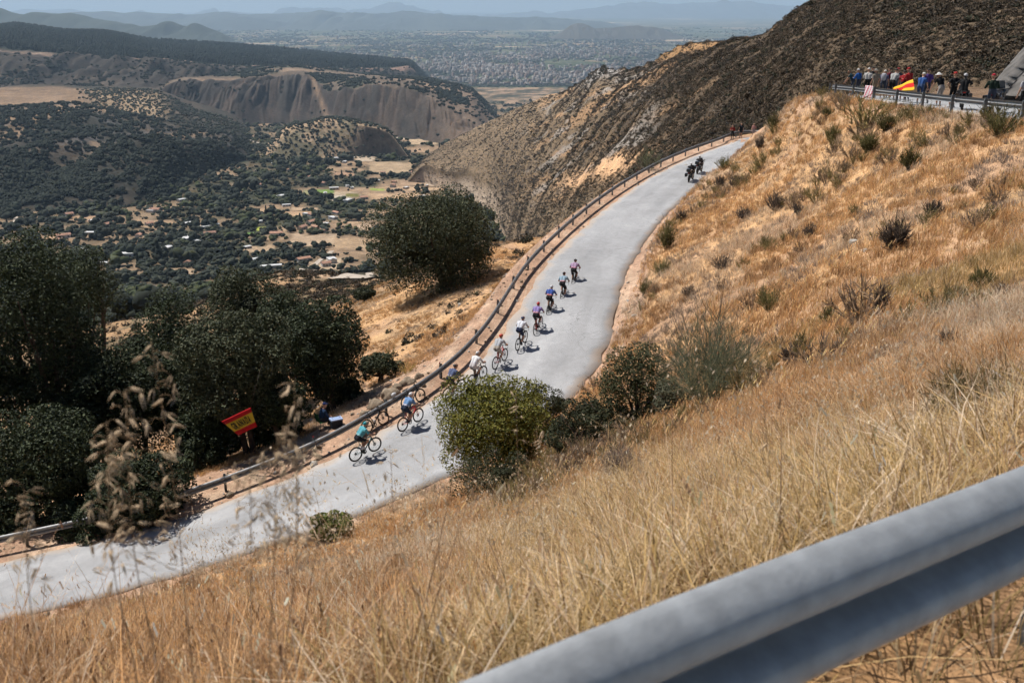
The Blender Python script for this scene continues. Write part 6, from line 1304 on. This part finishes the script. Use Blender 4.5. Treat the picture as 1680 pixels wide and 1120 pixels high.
# the lettered flag under the oaks
FY = 39.7; fc = [at(363, 691, FY + .5), at(411, 668, FY), at(422, 699, FY - .15), at(391, 714, FY + .2)]
flag = link('lettered_flag', drape('lettered_flag', fc, 24, 14, wave=.022, colfun=lambda u, v: (.58, .40, .03) if .27 < v < .73 else (.42, .012, .015), seed=1), M_CLOTHV); setp(flag, 'red and yellow flag lettered GRANADA hanging under the oaks', 'flag')
def lettering():
    c = fc; U = (c[1] - c[0]); Vv = (c[3] - c[0]); nrm = np.cross(U, Vv); nrm /= np.linalg.norm(nrm); fw = nrm if nrm[1] < 0 else -nrm; parts = []
    for i, ch in enumerate('GRANADA'):
        cu = bpy.data.curves.new('t', 'FONT'); cu.body = ch; cu.size = 1; cu.extrude = .01; cu.offset = .03; o = bpy.data.objects.new('t', cu); COL.objects.link(o); me = bpy.data.meshes.new_from_object(o.evaluated_get(bpy.context.evaluated_depsgraph_get()))
        P = np.array([v.co[:] for v in me.vertices]); F = [tuple(p.vertices) for p in me.polygons]; bpy.data.objects.remove(o); mn, mx = P.min(0), P.max(0); jj = [(.0, .0), (.02, .03), (-.01, -.02), (.02, -.03), (0, .02), (-.02, -.02), (.01, .02)][i]
        u0 = .135 + i*.107; x = u0 + (P[:, 0] - mn[0])/(mx[0] - mn[0])*.088; y = .68 + jj[1]*.4 - (P[:, 1] - mn[1])/(mx[1] - mn[1])*.37 + (x - u0)*jj[0]*4
        W = np.array([(c[0]*(1-a) + c[1]*a)*(1-b) + (c[3]*(1-a) + c[2]*a)*b + nrm*(.022*math.sin(a*9 + b*2 + 1)*(.3 + b)) + fw*(.022 + q*.2) for a, b, q in zip(x, y, P[:, 2])]); parts.append((W, F))
    return mk('lettering', *join_vf(parts))
link('lettering', lettering(), mat('black_lettering', (.012, .012, .012), .8), flag)
for k, q in enumerate((fc[0], fc[1])): link('rope', tubes_mesh('rope', [[(q[0], q[1], q[2] - .02, .006), (q[0] + .1, q[1] + .5, q[2] + .55, .006), (q[0] + .25, q[1] + 1.6, q[2] + 1.5, .006)]], 5), M_BARK, flag)
# picnic things in the shade behind the guardrail
def shade_spot(px, py): return on_ground(px, py, 36)
q = shade_spot(552, 700); root = empty('cool_box', tuple(q), .5); setp(root, 'dark cool box with a pale blue lid in the shade behind the guardrail', 'cool box')
link('box', mk('box', *solid([(-.26, 0), (-.28, .36), (.28, .36), (.26, 0)], .19, .94)), cloth((.02, .03, .05), .5), root); link('lid', mk('lid', *solid([(-.29, .362), (-.28, .42), (.28, .42), (.29, .362)], .21, .94)), cloth((.36, .47, .72), .5), root); link('handle', tubes_mesh('handle', [[(-.2, .0, .42, .012), (-.17, 0, .50, .012), (.17, 0, .50, .012), (.2, 0, .42, .012)]], 6), M_BLACK, root)
def camp_chair(q, ang, label, c):
    root = empty('camp_chair', tuple(q), ang); setp(root, label, 'chair', 'camp chairs'); link('seat', mk('seat', *box_vf(0, 0, .42, .44, .46, .02)), cloth(c), root); b = link('backrest', mk('backrest', *box_vf(0, 0, .22, .02, .46, .44)), cloth(c), root, (-.22, 0, .43)); b.rotation_euler = (0, -.2, 0)
    for x in (-.2, .2):
        for y in (-.22, .22): link('leg', tubes_mesh('leg', [[(x*1.1, y, 0, .011), (-x*.9 if x < 0 and False else x, y, .42, .011)]], 6), M_SPOKE, root)
    for y in (-.24, .24): link('armrest', mk('armrest', *box_vf(0, y, .63, .40, .04, .02)), M_BLACK, root); link('arm_post', tubes_mesh('arm_post', [[(.17, y, .42, .010), (.17, y, .62, .010)]], 6), M_SPOKE, root)
    return root
q1 = shade_spot(530, 704); camp_chair(q1, .6, 'green camp chair with a seated person behind the guardrail', (.02, .10, .04)); p = person(SEATC, 'person in dark clothes sitting on the green camp chair in the shade', (.02, .05, .12), JE, SKIN, None, BLK, None, 'cap', (.03, .05, .16), (.15, 0, .71)); p.location = (q1[0], q1[1], q1[2] + .52); p.rotation_euler = (0, 0, .6)
q2 = shade_spot(482, 712); camp_chair(q2, 1.0, 'blue grey camp chair standing empty left of the seated person', (.16, .20, .25))
# ------------------------------------------------------------------ houses of the valley
M_WALLW = mat('white_wall', (.50, .485, .455), .9, var=.15, vscale=.3, rand=.15); M_WALLT = mat('tan_wall', (.40, .30, .22), .9, var=.15, vscale=.3); M_TILE = mat('roof_tile', (.30, .17, .12), .9, var=.25, vscale=.5, rand=.2); M_SHEET = mat('sheet_roof', (.48, .485, .49), .6, var=.1, vscale=.4)
M_PANE = mat('dark_window', (.03, .035, .04), .2, spec=.6); M_DOOR = mat('door', (.10, .06, .04), .7)
def gable(L, W, H, over=.4, t=.18):
    V = []
    for dz in (0, t): V += [(-L/2 - over, -W/2 - over, H - .15 + dz), (L/2 + over, -W/2 - over, H - .15 + dz), (L/2 + over, 0, H + W*.22 + dz), (-L/2 - over, 0, H + W*.22 + dz), (L/2 + over, W/2 + over, H - .15 + dz), (-L/2 - over, W/2 + over, H - .15 + dz)]
    return V, [(0, 1, 2, 3), (3, 2, 4, 5), (9, 8, 7, 6), (11, 10, 8, 9), (0, 6, 7, 1), (5, 4, 10, 11), (0, 3, 9, 6), (3, 5, 11, 9), (1, 7, 8, 2), (2, 8, 10, 4)]
HW = mk('wall', *join_vf([box_vf(0, 0, 1.2, 9, 6, 3.4), ([(-4.5, -3, 2.9), (-4.5, 3, 2.9), (-4.5, 0, 4.1), (4.5, -3, 2.9), (4.5, 3, 2.9), (4.5, 0, 4.1)], [(0, 2, 1), (3, 4, 5)])])); HR = mk('roof', *gable(9, 6, 3)); HF = mk('flat_roof', *box_vf(0, 0, 3.05, 9.6, 6.6, .3)); HWI = mk('window', *box_vf(0, 0, 0, 1.1, .12, 1.2)); HD = mk('door', *box_vf(0, 0, 0, 1.0, .12, 2.0))
for me, m in ((HW, M_WALLW), (HR, M_TILE), (HF, M_SHEET), (HWI, M_PANE), (HD, M_DOOR)): me.materials.append(m)
def house(px, py, s, rz, label, kind='tile', wall=None, group='small houses among the groves', sx=1.0):
    a, e = ray(px, py); Ys = np.geomspace(620, 6000, 2500); zz = ground(a*Ys, Ys); Y = Ys[np.argmax(zz > e*Ys)]; p = (a*Y, Y, gz(a*Y, Y) + .3)
    root = empty('house', p, rz, s); root.scale = (s*sx, s, s); setp(root, label, 'house', group)
    child('wall', HW, root, mats=[wall]); child('roof', HR if kind == 'tile' else HF, root)
    for x in (-3, 0, 3):
        if x == 0: child('door', HD, root, (x, -3.02, .75))
        else: child('window', HWI, root, (x, -3.02, 1.5))
    return root
NAMED = [(215, 422, 1.5, .2, 'long white building with a pale roof left of the valley centre', 'flat', 1.4), (255, 348, 1.4, -.2, 'white walled farmhouse in the groves of the middle valley', 'tile', 1.2), (345, 374, 1.2, .9, 'narrow white greenhouse roof slanting beside the green plots', 'flat', 2.2), (535, 436, 1.0, .5, 'small tan house beside the pale track below the oak', 'tile', 1), (565, 263, 1.8, .1, 'large pale warehouse roof on the far side of the valley', 'flat', 2.4),
         (136, 415, 1.3, .1, 'white sheet roof beside the green field at the left', 'flat', 1.8), (445, 440, .9, .3, 'long pale shed at the edge of the brown hill', 'flat', 2.4), (597, 327, 1.1, .4, 'white house by the tan fields in the valley centre', 'tile', 1.2), (425, 366, 1.0, .1, 'small white house above the yellow green plot', 'flat', 1)]
for q in NAMED: house(q[0], q[1], q[2], q[3], q[4], q[5], None, None, q[6])
r = np.random.default_rng(4); nh = 0; hb = None
spots = [(r.uniform(60, 560), r.uniform(300, 440)) for _ in range(45)] + [(r.uniform(420, 720), r.uniform(258, 340)) for _ in range(20)]
for px, py in spots:
    kd = 'tile' if r.uniform() < .55 else 'flat'; wl = M_WALLT if r.uniform() < .25 else None
    zone = ('far side of the valley floor' if py < 315 else 'middle of the valley floor') if px > 330 else ('left groves beyond the trees' if py < 380 else 'near left groves above the oaks')
    o = house(px, py, r.uniform(.7, 1.25), r.uniform(0, 3.1), 'small %s house with %s in the %s' % ('tan' if wl else 'white', 'tiled roof' if kd == 'tile' else 'pale flat roof', zone), kd, wl, 'small %s %s houses, %s' % ('tan' if wl else 'white', 'tiled' if kd == 'tile' else 'flat roofed', zone), r.uniform(.9, 1.5))
# pale tracks on the valley floor
def track(pts, w, label):
    P = []
    for px, py in pts:
        a, e = ray(px, py); Ys = np.geomspace(150, 6000, 3000); zz = ground(a*Ys, Ys); Y = Ys[np.argmax(zz > e*Ys)]; P.append((a*Y, Y, 0))
    Q, S = resample(np.array(P), 6); N_ = normals(Q); A = Q.copy(); B = Q.copy(); A[:, :2] -= N_*w/2; B[:, :2] += N_*w/2
    for K in (A, B): K[:, 2] = ground(K[:, 0], K[:, 1]) + .5
    V = np.concatenate([A, B]); n = len(A); F = np.array([(i, i+1, n+i+1, n+i) for i in range(n-1)]); o = link('valley_track', mk('valley_track', V, F, True), M_TRACK); setp(o, kind='structure')
M_TRACK = mat('pale_track', (.36, .31, .26), .95, var=.2, vscale=.2); 
track([(556, 460), (575, 458), (606, 448)], 7, ''); track([(505, 446), (520, 432), (536, 420), (545, 412)], 5, ''); track([(385, 222), (400, 228), (430, 236)], 7, ''); track([(780, 305), (788, 296), (796, 288)], 9, ''); track([(20, 330), (22, 345), (26, 358), (24, 368)], 5, '')
# ------------------------------------------------------------------ wild oat stalks close to the camera
M_OAT = mat('oat_husk', (.42, .31, .20), .8, var=.25, vscale=60); M_STEM = mat('oat_stem', (.24, .16, .09), .85, var=.2, vscale=40)
def spikelet():
    V = []; F = []
    for s in (-1, 1):
        b = len(V); pts = [(0, 0), (.0022, .004), (.0028, .010), (.0018, .019), (.0002, .029)]
        for w, z in pts: V += [(s*(w + z*.16), -w*.75, -z), (s*(w*.3 + z*.16), w*.2, -z), (s*(w + z*.16), w*.75, -z)]
        for i in range(4): F += [(b+3*i, b+3*i+1, b+3*i+4, b+3*i+3), (b+3*i+1, b+3*i+2, b+3*i+5, b+3*i+4), (b+3*i+2, b+3*i, b+3*i+3, b+3*i+5)]
    return mk('spikelet', V, F, True)
ME_SPK = spikelet(); ME_SPK.materials.append(M_OAT)
def oat(base, top, Y, n, spread, label, seed, bend=.0, size=1.0, start=.35):
    """stem from photo spot base to top at distance Y, panicle of hanging spikelets"""
    r = random.Random(seed); b = at(*base, Y*.97); t = at(*top, Y); g = gz(b[0], b[1]); foot = np.array((b[0] - (t[0] - b[0])*.05, b[1], g)); root = empty('wild_oat', tuple(foot)); setp(root, label, 'grass', 'wild oat stalks close to the camera')
    P = [foot*0, b - foot, (b + t)/2 - foot + np.array((bend, 0, 0)), t - foot]; C, S = resample(np.array([(p[0], p[2]*1.0, p[1]) for p in P]), .02) if False else (np.array(P), None)
    ts = np.linspace(0, 1, 26); K = np.array([0, .35, .7, 1]); Q = np.stack([pchip(K, C[:, k], ts) for k in range(3)], 1); paths = [[(*q, .0018*(1 - .65*u)) for q, u in zip(Q, ts)]]
    for i in range(n):
        u = start + (1 - start)*(i + r.random())/n; s = np.array([np.interp(u, ts, Q[:, k]) for k in range(3)]); a = r.uniform(0, 6.28); L = spread*(1.15 - u*.75)*r.uniform(.4, 1.1); e = s + np.array((math.cos(a)*L, math.sin(a)*L*.8, L*r.uniform(-.25, .45))); m = (s + e)/2 + np.array((0, 0, L*.22)); paths.append([(*s, .0007), (*m, .0006), (*e, .0005)])
        o = child('spikelet', ME_SPK, root, tuple(e), (r.uniform(-1.2, 1.2), r.uniform(-1.2, 1.2), r.uniform(0, 6.3))); k = size*r.uniform(.8, 1.25); o.scale = (k, k, k)
    link('stem', tubes_mesh('stem', paths, 4), M_STEM, root)
oat((318, 1118), (248, 560), 2.0, 42, .075, 'tall oat stalk with the highest seed head in the left foreground', 1, .01, 1.0, .60)
oat((262, 1118), (205, 640), 1.8, 52, .10, 'full drooping oat stalk left of the tallest one', 2, -.02, 1.0, .62)
oat((225, 1118), (175, 690), 1.7, 34, .09, 'short dense oat stalk at the far left foreground', 3, -.02, 1.0, .66)
oat((470, 1118), (483, 622), 1.9, 36, .06, 'oat stalk with a narrow drooping seed head in front of the flag', 4, .015, 1.0, .66)
oat((445, 1118), (455, 715), 1.75, 46, .10, 'thick low oat stalk in front of the road edge shade', 5, .0, 1.05, .72)
oat((415, 1118), (410, 750), 1.75, 26, .085, 'oat stalk left of the thick low one over the guardrail', 6, .0, 1.0, .78)
oat((70, 1118), (40, 800), 1.7, 24, .06, 'oat stalk at the left edge in front of the low oak', 7, -.01, 1.0, .7)
oat((660, 1118), (640, 730), 3.0, 30, .09, 'thin oat stalk in front of the last cyclist', 8, .0, 1.0, .5)
oat((860, 1118), (846, 640), 3.3, 22, .06, 'reddish thin stalk in front of the yellow green bush', 9, .0, 1.2, .5)
oat((905, 1118), (880, 700), 3.4, 18, .06, 'thin stalk right of the reddish one before the bush', 10, .0, 1.2, .5)
oat((730, 1118), (715, 790), 3.0, 30, .09, 'thin oat stalk over the pale road left of the bush', 11, .0, 1.0, .5)
oat((1285, 1000), (1250, 640), 3.9, 20, .06, 'single oat stalk standing against the broom on the right', 12, .0, 1.3)
for i, (p0, p1, Y, w, lab) in enumerate([((1062, 1000), (1158, 838), 3.2, .006, 'thick pale straw leaning right above the nearest guardrail'), ((1305, 900), (1238, 778), 3.4, .006, 'thick pale straw leaning left above the nearest guardrail'), ((1180, 838), (1480, 822), 3.6, .004, 'long straw lying almost level in the grass on the right'), ((590, 1010), (670, 950), 3.6, .004, 'bent straw in the lower left grass')]):
    A = at(*p0, Y); B = at(*p1, Y + .15); o = link('straw', tubes_mesh('straw', [[(*A, w*.6), (*((A + B)/2 + np.array((0, 0, .01))), w*.55), (*B, w*.25)]], 5), M_OAT); setp(o, lab, 'straw')
# ------------------------------------------------------------------ the air
def haze():
    x0, x1, y0, y1, z0, z1 = -75000, 75000, -60, 84000, -760, 1500
    V = [(x, y, z) for z in (z0, z1) for y in (y0, y1) for x in (x0, x1)]
    F = [(0, 2, 3, 1), (4, 5, 7, 6), (0, 1, 5, 4), (2, 6, 7, 3), (0, 4, 6, 2), (1, 3, 7, 5)]
    me = mk('haze', V, F); o = link('haze', me); setp(o, 'pale blue summer haze over the valley and plain', 'haze', kind='stuff')
    m = bpy.data.materials.new('haze_air'); m.use_nodes = True; N = m.node_tree.nodes; Lk = m.node_tree.links
    N.remove(N['Principled BSDF']); pv = N.new('ShaderNodeVolumePrincipled')
    pv.inputs['Color'].default_value = (.56, .77, 1.0, 1); pv.inputs['Density'].default_value = HAZE_D; pv.inputs['Anisotropy'].default_value = 0.1
    Lk.new(pv.outputs[0], N['Material Output'].inputs['Volume']); me.materials.append(m)
HAZE_D = 3.5e-5
haze()
